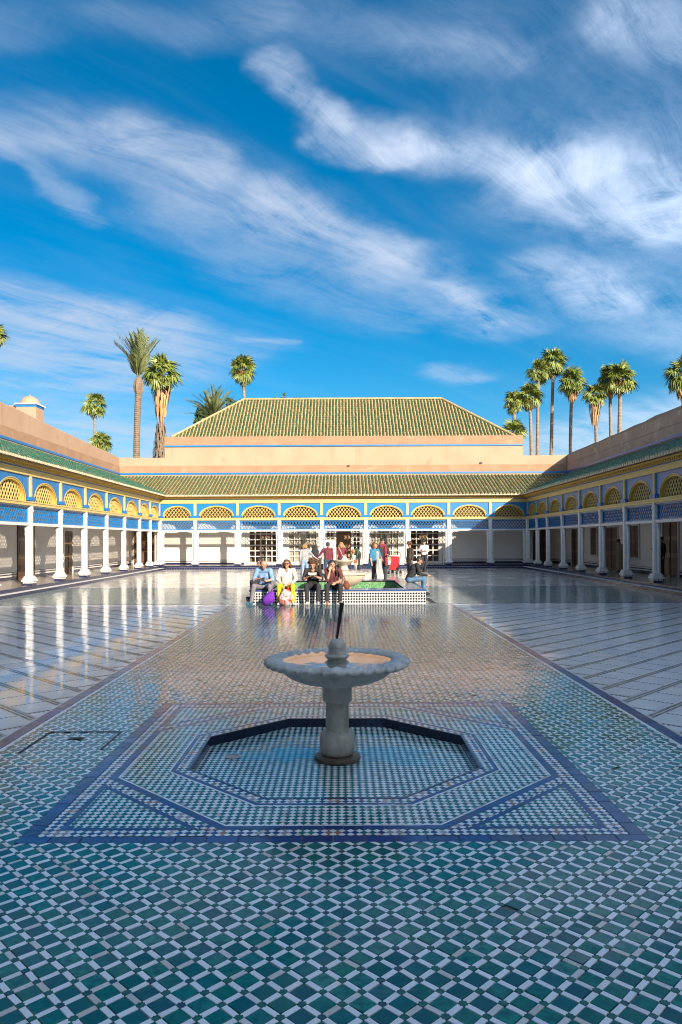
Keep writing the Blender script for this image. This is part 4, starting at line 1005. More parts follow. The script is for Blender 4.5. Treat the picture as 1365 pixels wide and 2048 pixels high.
for r in ((-pw-.02, pw+.02, -pd-.02, -pd+.05), (-pw-.02, pw+.02, pd-.05, pd+.02), (-pw-.02, -pw+.05, -pd+.05, pd-.05), (pw-.05, pw+.02, -pd+.05, pd-.05)):
    b.box(*r, PH-.035, PH+.006)
for r in ((-pw+i_-.09, pw-i_+.09, -pd+i_-.09, -pd+i_), (-pw+i_-.09, pw-i_+.09, pd-i_, pd-i_+.09), (-pw+i_-.09, -pw+i_, -pd+i_, pd-i_), (pw-i_, pw-i_+.09, -pd+i_, pd-i_)): b.box(*r, PH-.03, PH+.005)
b.build('blue_edge', 'tile_blue', pool)
b = MB()
for r in ((-pw+.29, pw-.29, -pd+i_-.03, -pd+i_), (-pw+.29, pw-.29, pd-i_, pd-i_+.03), (-pw+i_-.03, -pw+i_, -pd+i_, pd-i_), (pw-i_, pw-i_+.03, -pd+i_, pd-i_)): b.box(*r, -.2, PH-.032)
b.box(-pw+.3, pw-.3, -pd+.3, pd-.3, -.22, -.2); b.build('lining', 'pool_green', pool)
b = MB(); qx, qy = pw-i_-.001, pd-i_-.001; b.face([(-qx, -qy, .0), (qx, -qy, .0), (qx, qy, .0), (-qx, qy, .0)]); b.build('pool_water', 'water', pool)
# its two-tiered fountain
f2 = empty('tiered_fountain', (.08, 20.75, -.2)); tag(f2, 'pale two-tiered stone fountain with fluted bowls in the raised pool', 'fountain')
b = MB(); b.lathe([(.30, 0), (.30, .25), (.22, .30), (.20, .48), (.26, .52)], 32); o = b.build('pedestal', 'stone_cream', f2); autosmooth(o)
b = MB(); b.lathe([(.24, .50), (.36, .55), (.50, .66), (.57, .77), (.585, .82), (.64, .835), (.645, .875), (.60, .895), (.55, .87), (.40, .78), (.02, .74)], 180, mod=lambda a, k: 1 + (.030 if 1 <= k <= 4 else 0)*(abs(math.sin(a*18))-.5), cap=False); o = b.build('lower_bowl', 'stone_cream', f2); autosmooth(o, 50)
b = MB(); b.lathe([(.12, .74), (.11, .92), (.15, .96), (.10, 1.02), (.10, 1.08), (.16, 1.12)], 28); o = b.build('stem', 'stone_cream', f2); autosmooth(o)
b = MB(); b.lathe([(.12, 1.11), (.22, 1.16), (.255, 1.20), (.275, 1.205), (.28, 1.235), (.25, 1.24), (.12, 1.19), (.01, 1.18)], 120, mod=lambda a, k: 1 + (.02 if 1 <= k <= 2 else 0)*(abs(math.sin(a*12))-.5), cap=False); o = b.build('upper_bowl', 'stone_cream', f2); autosmooth(o, 50)
b = MB(); b.lathe([(.03, 1.18), (.028, 1.32), (.04, 1.33), (.01, 1.37)], 14); b.build('spout', 'stone_cream', f2)
# ------------------------------------------------------------------ banner and pushchair
bn = empty('information_banner', ((660-CX)/F*39.9, 39.9, 0)); tag(bn, 'pale roll-up information banner standing before the open doorway', 'banner')
b = MB(); b.box(-.32, .32, -.006, .006, .05, 1.62); b.build('sheet', 'paint_white', bn)
b = MB(); b.box(-.36, .36, -.05, .05, 0, .05); b.box(-.34, .34, -.012, .012, 1.62, 1.65); b.box(-.355, -.325, -.012, .012, .05, 1.65); b.build('stand', 'wood_door', bn)
b = MB()
for c in range(3):
    for r in range(26):
        if random.random() < .85: x = -.25 + c*.18; b.box(x, x + random.uniform(.07, .13), -.0085, -.0062, 1.42 - r*.045, 1.435 - r*.045)
b.build('print', 'metal_grey', bn, kind='stuff')
mat('cloth_red', (0.62, 0.02, 0.03), 0.8, var=(0.5, 0.015, 0.02), var_scale=12, bump=.3, bump_scale=30)
mat('tyre', (0.02, 0.02, 0.02), 0.8)
pc = empty('pushchair', ((790-CX)/F*34.6, 34.6, 0), R(-25)); tag(pc, 'red baby pushchair with a black handle and small wheels', 'pushchair')
b = MB(); b.box(-.17, .17, -.04, .02, .30, .42); b.prism([(-.04, .40), (.02, .36), (.16, .80), (.10, .82)], -.18, .18, 'yz'); b.prism([(-.26, .36), (-.03, .36), (-.03, .43), (-.26, .42)], -.17, .17, 'yz'); b.prism([(-.30, .20), (-.24, .20), (-.24, .40), (-.28, .40)], -.15, .15, 'yz'); o = b.build('seat', 'cloth_red', pc)
b = MB()
for s in (-1, 1):
    b.tube([(s*.20, -.28, .10), (s*.20, -.05, .40), (s*.20, .20, .78), (s*.19, .30, .96)], .013, 6); b.tube([(s*.20, .22, .10), (s*.20, .02, .48)], .013, 6)
b.tube([(-.19, .30, .96), (-.12, .34, 1.0), (.12, .34, 1.0), (.19, .30, .96)], .015, 6); b.tube([(-.2, -.02, .40), (.2, -.02, .40)], .012, 6); b.build('frame', 'metal_dark', pc)
b = MB(); b.box(-.15, .15, -.12, .15, .16, .28); b.build('basket', 'metal_dark', pc)
for x in (-.2, .2):
    for y in (-.28, .22):
        for dx in (-.03, .03):
            b = MB(); b.tube([(-.01, 0, 0), (.01, 0, 0)], .075, 14); w = b.build('wheel', 'tyre', pc); w.location = (x+dx, y, .076)
            b = MB(); b.tube([(-.012, 0, 0), (.012, 0, 0)], .04, 10); b.build('rim', 'metal_grey', w)
# ------------------------------------------------------------------ palms
def fan_frond(seed, droop):
    r_ = random.Random(seed); b = MB(); pet = .50
    b.tube([(0, 0, 0), (pet*.5, 0, .02), (pet, 0, 0)], [.022, .014, .010], 4)
    n = 17
    for i in range(n):
        a = R(-125 + 250*i/(n-1)) + r_.gauss(0, .04); l = .52*(1 - .22*abs(a)/2.2)*r_.uniform(.9, 1.08); d = (math.cos(a), math.sin(a)); p = (-d[1], d[0])
        w0, w1, w2 = .018, .045, .012; m_ = .58*l
        zm, zt_ = .05*math.cos(i*2.1) - .02, -droop*l*r_.uniform(.7, 1.2); base = (pet, 0, 0)
        P = lambda t, w, z: (base[0] + d[0]*t + p[0]*w, base[1] + d[1]*t + p[1]*w, z)
        b.face([P(0, -w0, 0), P(m_, -w1, zm-.012), P(m_, 0, zm+.02), P(0, 0, .012)]); b.face([P(0, 0, .012), P(m_, 0, zm+.02), P(m_, w1, zm-.012), P(0, w0, 0)])
        b.face([P(m_, -w1, zm-.012), P(l, -w2, zt_), P(l, w2, zt_), P(m_, w1, zm-.012), P(m_, 0, zm+.02)])
    return b.mesh('frond', ['frond'])
FAN = [fan_frond(s, d) for s, d in ((1, .25), (2, .5), (3, .8), (4, .4))]
def date_frond(seed):
    r_ = random.Random(seed); b = MB(); n = 26; pts = []
    for i in range(n+1):
        t = i/n; pts.append(Vector((t*.96, 0, .20*math.sin(t*1.6) - .22*t*t)))
    b.tube(pts[::2], [.014*(1-.8*k/13) for k in range(14)], 4)
    for i in range(3, n+1):
        t = i/n; l = .30*math.sin(min(1, t*1.5+.1)*math.pi*.72+.35)*r_.uniform(.85, 1.1); c = pts[i]
        for s in (-1, 1):
            d = Vector((.78, s*.55, .22*r_.uniform(.5, 1.4))).normalized(); w = Vector((-.3, s*.4, 0)).normalized()*.012
            b.face([c - w, c + d*l*.5 - w*1.2, c + d*l, c + d*l*.5 + w*1.2])
    return b.mesh('frond', ['frond_date'])
DATE = [date_frond(s) for s in (1, 2, 3)]
def at(px, py, Y, x_roll=True):
    return Vector(((px-CX)/F*Y, Y, CAM_H + (HY - 0.0045*(px-CX) - py)/F*Y))
def trunk_mesh(p0, p1, r0, r1, rings, material, bulge=.06):
    b = MB(); pts = []; rad = []; lean = Vector((random.uniform(-.02, .02), 0, 0))
    for i in range(rings+1):
        t = i/rings; c = p0.lerp(p1, t) + Vector((math.sin(t*math.pi)*lean.x*(p1-p0).length, 0, 0))
        r = r0 + (r1-r0)*t + (r0*.5*max(0, .06-t)/.06)
        pts += [c, c + (p1-p0)*(.55/rings)]; rad += [r*(1+bulge), r*(1-bulge)]
    b.tube(pts, rad, 10)
    return b
def fan_palm(label, px, py, rp, Y, skirt=0.0, n=34, tw=.26, base=-.45, group='tall fan palms behind the walls', shag=None):
    c = at(px, py, Y); Rc = rp/F*Y; root = empty('fan_palm', (c.x, Y, base)); tag(root, label, 'palm tree', group)
    top = Vector((0, 0, c.z - base)); foot = Vector((random.uniform(-.4, .4), 0, 0))
    b = trunk_mesh(foot, top, tw*1.15, tw*.8, max(24, int(top.z/.45)), 'trunk_grey'); o = b.build('trunk', 'trunk_grey', root, smooth=False)
    for k in range(n):
        t = (k+.5)/n; pitch = R(78 - 128*t + random.gauss(0, 9)); yaw = k*2.39996 + random.gauss(0, .2)
        o = link('frond', FAN[min(3, int(t*3 + random.random()*1.4))], root); s = Rc*1.02*random.uniform(.85, 1.1)*(1 if t < .75 else .9)
        o.location = top + Vector((0, 0, (.5-t)*.35*Rc)); o.rotation_euler = (random.gauss(0, .35), -pitch, yaw); o.scale = (s, s, s)
    if skirt:
        b = MB(); L_ = skirt*Rc
        for k in range(150):
            a = random.uniform(0, 6.28); t = random.random()**.8; z = -t*L_*.75 ; r0 = tw*.8; ro = Rc*(.42 - .30*t)*random.uniform(.6, 1.15) + tw; l = random.uniform(.35, .6)*L_*.55
            d = Vector((math.cos(a), math.sin(a), 0)); p = Vector((-d.y, d.x, 0))*random.uniform(.05, .12)*max(.6, Rc*.5)
            A = top + d*r0 + Vector((0, 0, z + .1)); B = top + d*ro + Vector((0, 0, z - .25*l)); Cc = top + d*ro*.85 + Vector((0, 0, z - l))
            b.face([A - p*.3, B - p, B + p, A + p*.3]); b.face([B - p, Cc - p*.5, Cc + p*.3, B + p])
        b.build('dead_skirt', 'frond_dead', root, kind='stuff')
    if shag:
        b = MB(); z0, z1, rr = [at(px, v, Y).z - base for v in shag[:2]] + [shag[2]]
        for k in range(220):
            a = random.uniform(0, 6.28); z = random.uniform(min(z0, z1)-1, max(z0, z1)); t = (max(z0, z1) - z)/abs(z0 - z1); r1 = tw + rr*(.35+.65*min(1, t))*random.uniform(.5, 1.0); d = Vector((math.cos(a), math.sin(a), 0)); p = Vector((-d.y, d.x, 0))*random.uniform(.04, .12)
            A = foot.lerp(top, z/top.z) + d*tw*.9; B = A + d*(r1-tw)*.8 + Vector((0, 0, -.35)); Cc = A + d*(r1-tw) + Vector((0, 0, -1.25*random.uniform(.6, 1.2)))
            b.face([A - p*.4, B - p, B + p, A + p*.4]); b.face([B - p, Cc - p*.3, Cc + p*.3, B + p])
        b.build('shaggy_bark', 'trunk', root, kind='stuff')
    return root
def date_palm(label, px, py, rp, Y, tw, n=30, pitch0=86, pitch1=35, base=-.45):
    c = at(px, py, Y); Rc = rp/F*Y; root = empty('date_palm', (c.x, Y, base)); tag(root, label, 'palm tree')
    top = Vector((0, 0, c.z - base)); b = trunk_mesh(Vector((0, 0, 0)), top, tw, tw*.95, int(top.z/.16), 'trunk', .07); b.build('trunk', 'trunk', root)
    b = MB(); b.lathe([(tw*.9, -.9), (tw*1.35, -.6), (tw*1.5, -.2), (tw*1.2, .25), (tw*.5, .6)], 14, tuple(top), mod=lambda a, k: 1 + .12*math.sin(a*7 + k)); b.build('frond_stubs', 'trunk', root)
    for k in range(n):
        t = (k+.5)/n; o = link('frond', DATE[k % 3], root); s = Rc*random.uniform(.88, 1.08); o.scale = (s, s, s); o.location = top + Vector((0, 0, .25))
        o.rotation_euler = (random.gauss(0, .5), -R(pitch0 + (pitch1-pitch0)*t + random.gauss(0, 5)), k*2.39996)
    return root
random.seed(21)
date_palm('tall date palm with stiff upright grey-green fronds, left of the pavilion roof', 279, 768, 92, 60, .26, 28, 88, 58)
date_palm('date palm fronds showing above the left slope of the great roof', 428, 846, 64, 66, .28, 28, 80, 15)
fan_palm('fan palm with a thick orange skirt of dead fronds beside the date palm', 324, 752, 40, 72, 2.3, 34, .26, shag=(838, 915, .75))
fan_palm('slender fan palm rising behind the left end of the great roof', 487, 742, 30, 95, .5, 34, .22)
fan_palm('small fan palm on the left, the higher of two close together', 192, 812, 27, 90, .4, 30, .18)
fan_palm('low fan palm crown just above the left parapet', 203, 888, 25, 88, 1.2, 30, .25)
fan_palm('fan palm cut off by the left edge of the picture', -8, 672, 24, 70, .7, 30, .22)
fan_palm('leaning fan palm closest to the right end of the great roof', 1030, 806, 25, 96, .5, 30, .26)
fan_palm('short bushy fan palm second from the great roof on the right', 1061, 796, 28, 96, .9, 34, .24)
fan_palm('slim fan palm just left of the tallest palm', 1079, 745, 25, 98, .5, 30, .22)
fan_palm('tallest fan palm in the row to the right of the roof', 1109, 728, 31, 100, .5, 36, .24)
fan_palm('lone straight fan palm right of the tallest one', 1146, 766, 30, 98, 1.3, 36, .24)
fan_palm('fan palm with long brown skirt, left of the close pair', 1191, 793, 26, 94, 2.3, 32, .24)
fan_palm('left palm of the close pair with overlapping crowns', 1221, 757, 28, 96, 1.4, 34, .24)
fan_palm('right palm of the close pair with overlapping crowns', 1243, 760, 34, 94, .7, 36, .28)
fan_palm('fan palm cut off by the right edge of the picture', 1366, 752, 36, 92, 1.3, 34, .28)
fan_palm('low fan palm fronds peeping over the right end of the raised wall', 1028, 872, 32, 84, 0, 26, .25)
# ------------------------------------------------------------------ broadleaf trees behind the roof
def leafy_tree(label, px, py, rx_px, ry_px, Y, n=900, seed=1):
    r_ = random.Random(seed); c = at(px, py, Y); rx, rz = rx_px/F*Y, ry_px/F*Y; root = empty('tree', (c.x, Y, -.45)); tag(root, label, 'tree'); top = c.z + .45
    b = MB(); b.tube([(0, 0, 0), (.1, 0, top*.5), (0, 0, top)], [.35, .26, .08], 8)
    for k in range(6): a = k*1.05; b.tube([(0, 0, top*.6), (math.cos(a)*rx*.4, math.sin(a)*rx*.4, top*.8), (math.cos(a)*rx*.8, math.sin(a)*rx*.8, top)], [.12, .07, .03], 5)
    b.build('trunk', 'trunk', root); b = MB(); cl = [(r_.gauss(0, .45)*rx, r_.gauss(0, .45)*rx, top + r_.gauss(0, .4)*rz, r_.uniform(.25, .5)*rz) for _ in range(14)]
    for k in range(n):
        x, y, z, s = r_.choice(cl); d = Vector((r_.gauss(0, 1), r_.gauss(0, 1), r_.gauss(0, 1))).normalized(); p = Vector((x, y, z)) + d*s*r_.uniform(.4, 1.1); u = Vector((r_.gauss(0, 1), r_.gauss(0, 1), r_.gauss(0, 1))).normalized(); w = u.cross(d).normalized(); l = r_.uniform(.12, .24)
        b.face([p - u*l, p + w*l*.5, p + u*l, p - w*l*.5])
    b.build('crown', 'leaf', root, kind='stuff'); return root
leafy_tree('dark leafy tree left of the date fronds, low by the roof slope', 408, 838, 26, 22, 78, 1400, 4)
leafy_tree('dark treetop between the date fronds and the slender palm', 470, 806, 26, 12, 80, 1000, 6)
leafy_tree('dark treetop just over the roof ridge, left of its middle', 562, 801, 16, 8, 80, 700, 8)
leafy_tree('second dark treetop over the roof ridge, nearer its middle', 600, 802, 18, 7, 80, 700, 9)
# ------------------------------------------------------------------ people
mat('skin', (0.38, 0.20, 0.13), 0.5, var=(0.33, 0.165, 0.105), var_scale=20)
mat('skin_tan', (0.36, 0.18, 0.105), 0.5, var=(0.31, 0.15, 0.09), var_scale=20)
mat('eye_dark', (0.02, 0.015, 0.012), 0.3); mat('lips', (0.38, 0.12, 0.10), 0.5)
def cloth(name, c, c2=None, rough=.85):
    c = tuple(x*(.72 if max(c) > .3 else .9) for x in c); mat(name, c, rough, var=c2 or tuple(x*.75 for x in c), var_scale=9, bump=.5, bump_scale=22)
for n_, c_ in dict(shirt_sky=(.22, .38, .62), trousers_grey=(.19, .17, .20), shirt_charcoal=(.055, .05, .055), blouse_white=(.78, .72, .64), trousers_yellow=(.80, .58, .015), tee_black=(.018, .016, .016), trousers_black=(.022, .022, .028),
                   top_wine=(.105, .022, .03), jacket_black=(.014, .014, .016), jeans_blue=(.09, .20, .33), jeans_pale=(.24, .38, .52), jeans_dark=(.035, .055, .10), sweater_grey=(.36, .36, .38), shirt_lilac=(.40, .40, .52), sweater_maroon=(.13, .02, .03),
                   dress_red=(.16, .018, .03), cardigan_green=(.03, .075, .04), shawl_teal=(.03, .17, .30), coat_dark=(.028, .025, .03), coat_brown=(.055, .04, .025), shirt_guard=(.80, .80, .80), robe_tan=(.30, .22, .125), child_rust=(.34, .085, .04), shoe_teal=(.03, .15, .24), shoe_white=(.78, .76, .72), shoe_black=(.015, .015, .015), scarf_wine=(.20, .02, .035), coat_grey=(.50, .49, .48), bag_purple=(.16, .02, .42), bag_white=(.72, .68, .62), bag_brown=(.16, .045, .02), bag_black=(.016, .016, .018), sock_white=(.72, .68, .62)).items(): cloth(n_, c_)
mat('hair_dark', (.018, .012, .009), .45, var=(.03, .02, .014), var_scale=30, bump=.8, bump_scale=60, stretch=(3, 3, 1)); mat('hair_brown', (.07, .032, .015), .45, var=(.11, .05, .022), var_scale=30, bump=.8, bump_scale=60, stretch=(3, 3, 1))
mat('hair_fair', (.22, .12, .045), .5, var=(.32, .19, .08), var_scale=30, bump=.8, bump_scale=60, stretch=(3, 3, 1)); mat('hair_grey', (.36, .33, .30), .6)
mat('bag_print', (.60, .03, .02), .5, var=(.72, .66, .60), var_scale=11, detail=2)
V = Vector
def blob(b, a, c, ra, rb):
    a, c = V(a), V(c); b.sphere(a, ra, 10, 7); b.sphere(c, rb, 10, 7)
    if (c-a).length > 1e-4: b.tube([a, c], [ra, rb], 10)
def stand(S=1.0, **kw):
    J = dict(pel=(0, 0, .86), chest=(0, .0, 1.13), neck=(0, .01, 1.335), head=(0, -.015, 1.47), look=(0, -1, -.05))
    for k, s in (('L', -1), ('R', 1)): J.update({'sh'+k: (s*.165, .01, 1.285), 'el'+k: (s*.20, .03, 1.04), 'wr'+k: (s*.205, -.03, .82), 'ha'+k: (s*.20, -.05, .73), 'hip'+k: (s*.082, 0, .84), 'kn'+k: (s*.09, -.02, .46), 'an'+k: (s*.09, .02, .075), 'toe'+k: (s*.105, -.14, .032)})
    J.update(kw); return {k: V(v)*S if k != 'look' else V(v) for k, v in J.items()}
def sit(lean=.08, knee=.16, foot=.14, **kw):
    J = dict(pel=(0, .14, .44), chest=(0, .12-lean*.7, .70), neck=(0, .10-lean*1.3, .885), head=(0, .07-lean*1.7, 1.005), look=(0, -1, -.15))
    for k, s in (('L', -1), ('R', 1)): J.update({'sh'+k: (s*.165, .10-lean*1.2, .845), 'el'+k: (s*.235, .02-lean, .62), 'wr'+k: (s*.10, -.20, .56), 'ha'+k: (s*.035, -.25, .555), 'hip'+k: (s*.085, .14, .435), 'kn'+k: (s*knee, -.29, .465), 'an'+k: (s*foot, -.27, .085), 'toe'+k: (s*(foot+.02), -.43, .032)})
    J.update(kw); return {k: V(v) for k, v in J.items()}
def person(label, loc, rz, J, top, legs, shoe, skin='skin', sleeve=None, fore=None, hair=('hair_dark', 'short'), voxel=.012, extra=(), hem=.0, sh=1.0, ankle=None, group=None, bulk=1.0, hs=1.0, neckline=None):
    mats = []
    def T(n):
        if n not in mats: mats.append(n)
        return mats.index(n)
    sleeve = sleeve or top; fore = fore or skin; S_ = []
    def seg(a, c, ra, rb, t): S_.append((V(a), V(c), ra, rb, T(t)))
    P = J; l = P['look'].normalized(); side = l.cross(V((0, 0, 1))).normalized(); u = side.cross(l).normalized(); hd = P['head']
    seg(P['hipL'], P['hipR'], .098*sh, .098*sh, legs)
    mid = P['pel'].lerp(P['chest'], .45); across = (P['shR'] - P['shL'])
    for k in (-1, 1): seg(P['pel'] + across*.13*k + V((0, 0, .04-hem)), P['chest'] + across*.16*k, .105*bulk, .108*bulk, top)
    seg(P['chest'] - across*.22 + V((0, 0, .07)), P['chest'] + across*.22 + V((0, 0, .07)), .098*bulk, .098*bulk, top)
    seg(P['shL']*.93 + P['shR']*.07, P['shR']*.93 + P['shL']*.07, .056, .056, top); seg(P['chest'] + V((0, 0, .10)), P['neck'], .095, .055, top)
    seg(P['neck'], hd - u*.04, .047, .045, skin)
    seg(hd + u*.025 - l*.018, hd + u*.02 - l*.005, .080*hs, .078*hs, skin); seg(hd - u*.02 + l*.012, hd - u*.045 + l*.022, .066*hs, .055*hs, skin); seg(hd - u*.075 + l*.05, hd - u*.075 + l*.045, .030, .032, skin)
    seg(hd + l*.078 + u*.008, hd + l*.098 - u*.024, .011, .014, skin); seg(hd + l*.066 - u*.052 - side*.018, hd + l*.066 - u*.052 + side*.018, .009, .009, 'lips')
    for k in (-1, 1):
        seg(hd + side*.074*k - u*.012 - l*.008, hd + side*.078*k + u*.012 - l*.012, .016, .018, skin); seg(hd + l*.072 + side*.030*k + u*.010, hd + l*.072 + side*.032*k + u*.010, .006, .006, 'eye_dark'); seg(hd + l*.068 + side*.018*k + u*.028, hd + l*.062 + side*.042*k + u*.028, .009, .008, hair[0] if hair else skin)
    if neckline: seg(P['neck'] + l*.03 - V((0, 0, .02)), P['chest'] + l*.075 + V((0, 0, .10)), .05, .03, skin)
    for k in 'LR':
        s, e, w, h = P['sh'+k], P['el'+k], P['wr'+k], P['ha'+k]
        seg(s, s.lerp(e, .55), .058*bulk, .052*bulk, top); seg(s.lerp(e, .5), e, .053*bulk, .045*bulk, sleeve); seg(e, e.lerp(w, .85), .044 if fore != skin else .038, .034 if fore != skin else .029, fore); seg(e.lerp(w, .8), w, .027, .024, skin)
        d = (h - w).normalized(); pal = w + (h-w)*.5; n = d.cross(side if abs(d.dot(side)) < .9 else V((0, 0, 1))).normalized(); wdt = d.cross(n).normalized()
        for q in (-1, 1): seg(w.lerp(h, .1), pal + wdt*.018*q, .021, .019, skin)
        for q, ln in ((-1.5, .045), (-.5, .058), (.5, .055), (1.5, .04)):
            a = pal + wdt*.015*q + d*.012; m_ = a + d*ln*.6 + n*.006; seg(a, m_, .0105, .0098, skin); seg(m_, m_ + (d*.75 - n*.6).normalized()*ln*.55, .0098, .0085, skin)
        sg = 1 if (V((0, 0, 1)).dot(wdt) > 0) else -1; a = w.lerp(h, .22) + wdt*.026*sg; seg(a, a + (d*.7 + wdt*.7*sg).normalized()*.045, .0115, .0095, skin)
        hp, kn, an, to = P['hip'+k], P['kn'+k], P['an'+k], P['toe'+k]
        seg(hp, kn, .088*sh, .066*sh, legs); seg(kn, an + (kn-an)*.06, .064*sh, .052*sh, legs)
        if ankle: seg(an + (kn-an)*.16, an, .042, .040, ankle)
        ft = (to - an); heel = an - V((ft.x, ft.y, 0)).normalized()*.03; heel.z = to.z + .008
        seg(heel, to, .038, .032, shoe); seg(an + V((0, 0, -.01)), heel.lerp(to, .4), .040, .036, shoe)
    for a, c, ra, rb, t in extra: seg(a, c, ra, rb, t)
    b = MB()
    for a, c, ra, rb, t in S_: blob(b, a, c, ra, rb)
    me = bpy.data.meshes.new('person'); me.from_pydata(b.v, [], b.f); o = bpy.data.objects.new('person', me); COL.objects.link(o)
    r_ = o.modifiers.new('r', 'REMESH'); r_.mode = 'VOXEL'; r_.voxel_size = voxel; sm = o.modifiers.new('s', 'SMOOTH'); sm.factor = .5; sm.iterations = 3
    dg = bpy.context.evaluated_depsgraph_get(); nm_ = bpy.data.meshes.new_from_object(o.evaluated_get(dg)); o.modifiers.clear(); o.data = nm_; bpy.data.meshes.remove(me)
    nm_.materials.clear()
    for m_ in mats: nm_.materials.append(M[m_])
    n = len(nm_.polygons); cen = np.zeros(n*3); nm_.polygons.foreach_get('center', cen); cen = cen.reshape(-1, 3); best = np.full(n, 1e9); idx = np.zeros(n, np.int32)
    for a, c, ra, rb, t in S_:
        A, D = np.array(a), np.array(c - a); L2 = max(D.dot(D), 1e-9); h = np.clip((cen - A).dot(D)/L2, 0, 1); dist = np.linalg.norm(cen - A - h[:, None]*D, axis=1) - (ra + (rb-ra)*h)
        k = dist < best - (.003 if mats[t] not in ('eye_dark', 'lips') else -.0005); best[k] = dist[k]; idx[k] = t
    nm_.polygons.foreach_set('material_index', idx); nm_.polygons.foreach_set('use_smooth', [True]*n); nm_.update()
    o.location = loc; o.rotation_euler = (0, 0, rz); tag(o, label, 'person', group)
    if hair:
        hm, style = hair[:2]; h = MB(); rr = random.Random(len(label))
        c0 = hd + u*.035 - l*.022
        if style == 'afro':
            for k in range(330):
                d = V((rr.gauss(0, 1), rr.gauss(0, 1), rr.gauss(0, 1))).normalized()
                if d.dot(l) > .25 and d.dot(u) < .50: continue
                if d.dot(u) < -.55: continue
                p = c0 - l*.005 + u*.01 + d*rr.uniform(.07, .128); h.sphere(p, rr.uniform(.014, .027), 6, 4)
            h.sphere(c0 + u*.005 - l*.012, .098, 12, 8)
        else:
            h.sphere(c0, .086*hs, 14, 9); h.sphere(hd - l*.035 + u*.005, .078*hs, 12, 8)
            for k in range(40):
                a = rr.uniform(0, 6.28); d = (side*math.cos(a) - l*abs(math.sin(a))*.9 + u*rr.uniform(-.1, 1)).normalized(); h.sphere(c0 - l*.006 + d*.074*hs, rr.uniform(.012, .020), 6, 4)
            if style in ('bob', 'long', 'wavy'):
                dn = {'bob': .15, 'long': .30, 'wavy': .22}[style]
                for k in range(46):
                    a = rr.uniform(-.25, 3.39); d = (side*math.cos(a) - l*math.sin(a)*.95).normalized(); p0 = c0 + d*.072 + u*.02; w = rr.uniform(.8, 1.15)
                    p1 = p0 + d*.028 - V((0, 0, dn*.5*w)); p2 = p0 + d*(.022 if style != 'long' else .035) + (l*.035 if abs(math.cos(a)) > .75 and style == 'long' else V((0, 0, 0))) - V((0, 0, dn*w)); h.tube([p0, p1 + side*rr.gauss(0, .006), p2], [.02, .024, .012], 5)
            if style == 'pony': h.tube([hd - l*.09 + u*.03, hd - l*.13 - u*.02, hd - l*.12 - u*.13], [.03, .028, .01], 7)
            if style == 'cap':
                h = MB(); h.sphere(c0 + u*.012, (.092, .092, .075), 14, 9); br = [c0 + l*.06 + u*.015 - side*.06, c0 + l*.14 + u*.0 - side*.03, c0 + l*.14 + side*.03, c0 + l*.06 + u*.015 + side*.06]; h.face(br); h.face([p - u*.008 for p in br][::-1])
        ho = h.build('cap' if style == 'cap' else 'hair', hm, o, smooth=True)
    return o
def bag(name, label, loc, verts_fn, material, cat='bag'):
    r = empty(name, loc); tag(r, label, cat); verts_fn(r, material); return r
def sack(r, material, w, d, h, seed=1, flop=.0, strap=None, strap_mat=None):
    rr = random.Random(seed); b = MB(); n, m = 18, 9; v = []; ph = [rr.uniform(0, 6.28) for _ in range(4)]
    for j in range(m+1):
        t = j/m; prof = (math.sin(min(1, t*1.25+.16)*math.pi*.62))**.6*(1 - .55*max(0, t-.55)/.45)
        for i in range(n):
            a = 2*math.pi*i/n; k = 1 + .07*math.sin(3*a+ph[0]+t*4) + .05*math.sin(5*a+ph[1]-t*6)
            v.append((w/2*prof*k*math.cos(a) + flop*t*t, d/2*prof*k*math.sin(a), t*h))
    f = [(j*n+i, j*n+(i+1) % n, (j+1)*n+(i+1) % n, (j+1)*n+i) for j in range(m) for i in range(n)] + [tuple(range(n-1, -1, -1)), tuple(range(m*n, m*n+n))]
    b.raw(v, f); o = b.build('body', material, r, smooth=True)
    if strap: q_ = MB(); q_.tube(strap, .010, 6); q_.build('strap', strap_mat or material, r, smooth=True)
SEAT = 18.56
def px_at(px, Y): return (px - CX)/F*Y
random.seed(5)
# the four on the near edge of the pool
person('bald man in pale blue shirt and grey trousers seated on the pool edge', (px_at(529, 18.6), SEAT, 0), R(-6), sit(.13, .20, .24, look=(.12, -1, -.75), head=(.03, -.17, .985), anL=(-.27, -.27, .085), toeL=(-.34, -.42, .032), wrL=(-.07, -.22, .64), haL=(-.02, -.27, .66), wrR=(.08, -.24, .59), haR=(.01, -.29, .60)), 'shirt_sky', 'trousers_grey', 'shoe_teal', sleeve='shirt_sky', hair=None, voxel=.0105, ankle='sock_white', bulk=1.12)
person('woman in sunglasses, white blouse and bright yellow trousers seated on the pool edge', (px_at(574, 18.6), SEAT, 0), 0, sit(.05, .17, .17, look=(.02, -1, .02), wrL=(-.12, -.17, .52), haL=(-.03, -.22, .51), wrR=(.12, -.17, .52), haR=(.03, -.23, .50)), 'blouse_white', 'trousers_yellow', 'shoe_white', fore='blouse_white', hair=('hair_brown', 'bob'), voxel=.0105, neckline=True, bulk=1.05)
person('person with big curly hair and black clothes reading on the pool edge', (px_at(626, 18.6), SEAT, 0), 0, sit(.10, .15, .13, look=(0, -1, -.6), head=(0, -.10, .99), wrL=(-.09, -.22, .69), haL=(-.05, -.29, .71), wrR=(.09, -.22, .69), haR=(.05, -.29, .71), elL=(-.23, -.10, .63), elR=(.23, -.10, .63)), 'tee_black', 'trousers_black', 'shoe_white', hair=('hair_brown', 'afro'), voxel=.0105, neckline=True, ankle='sock_white')
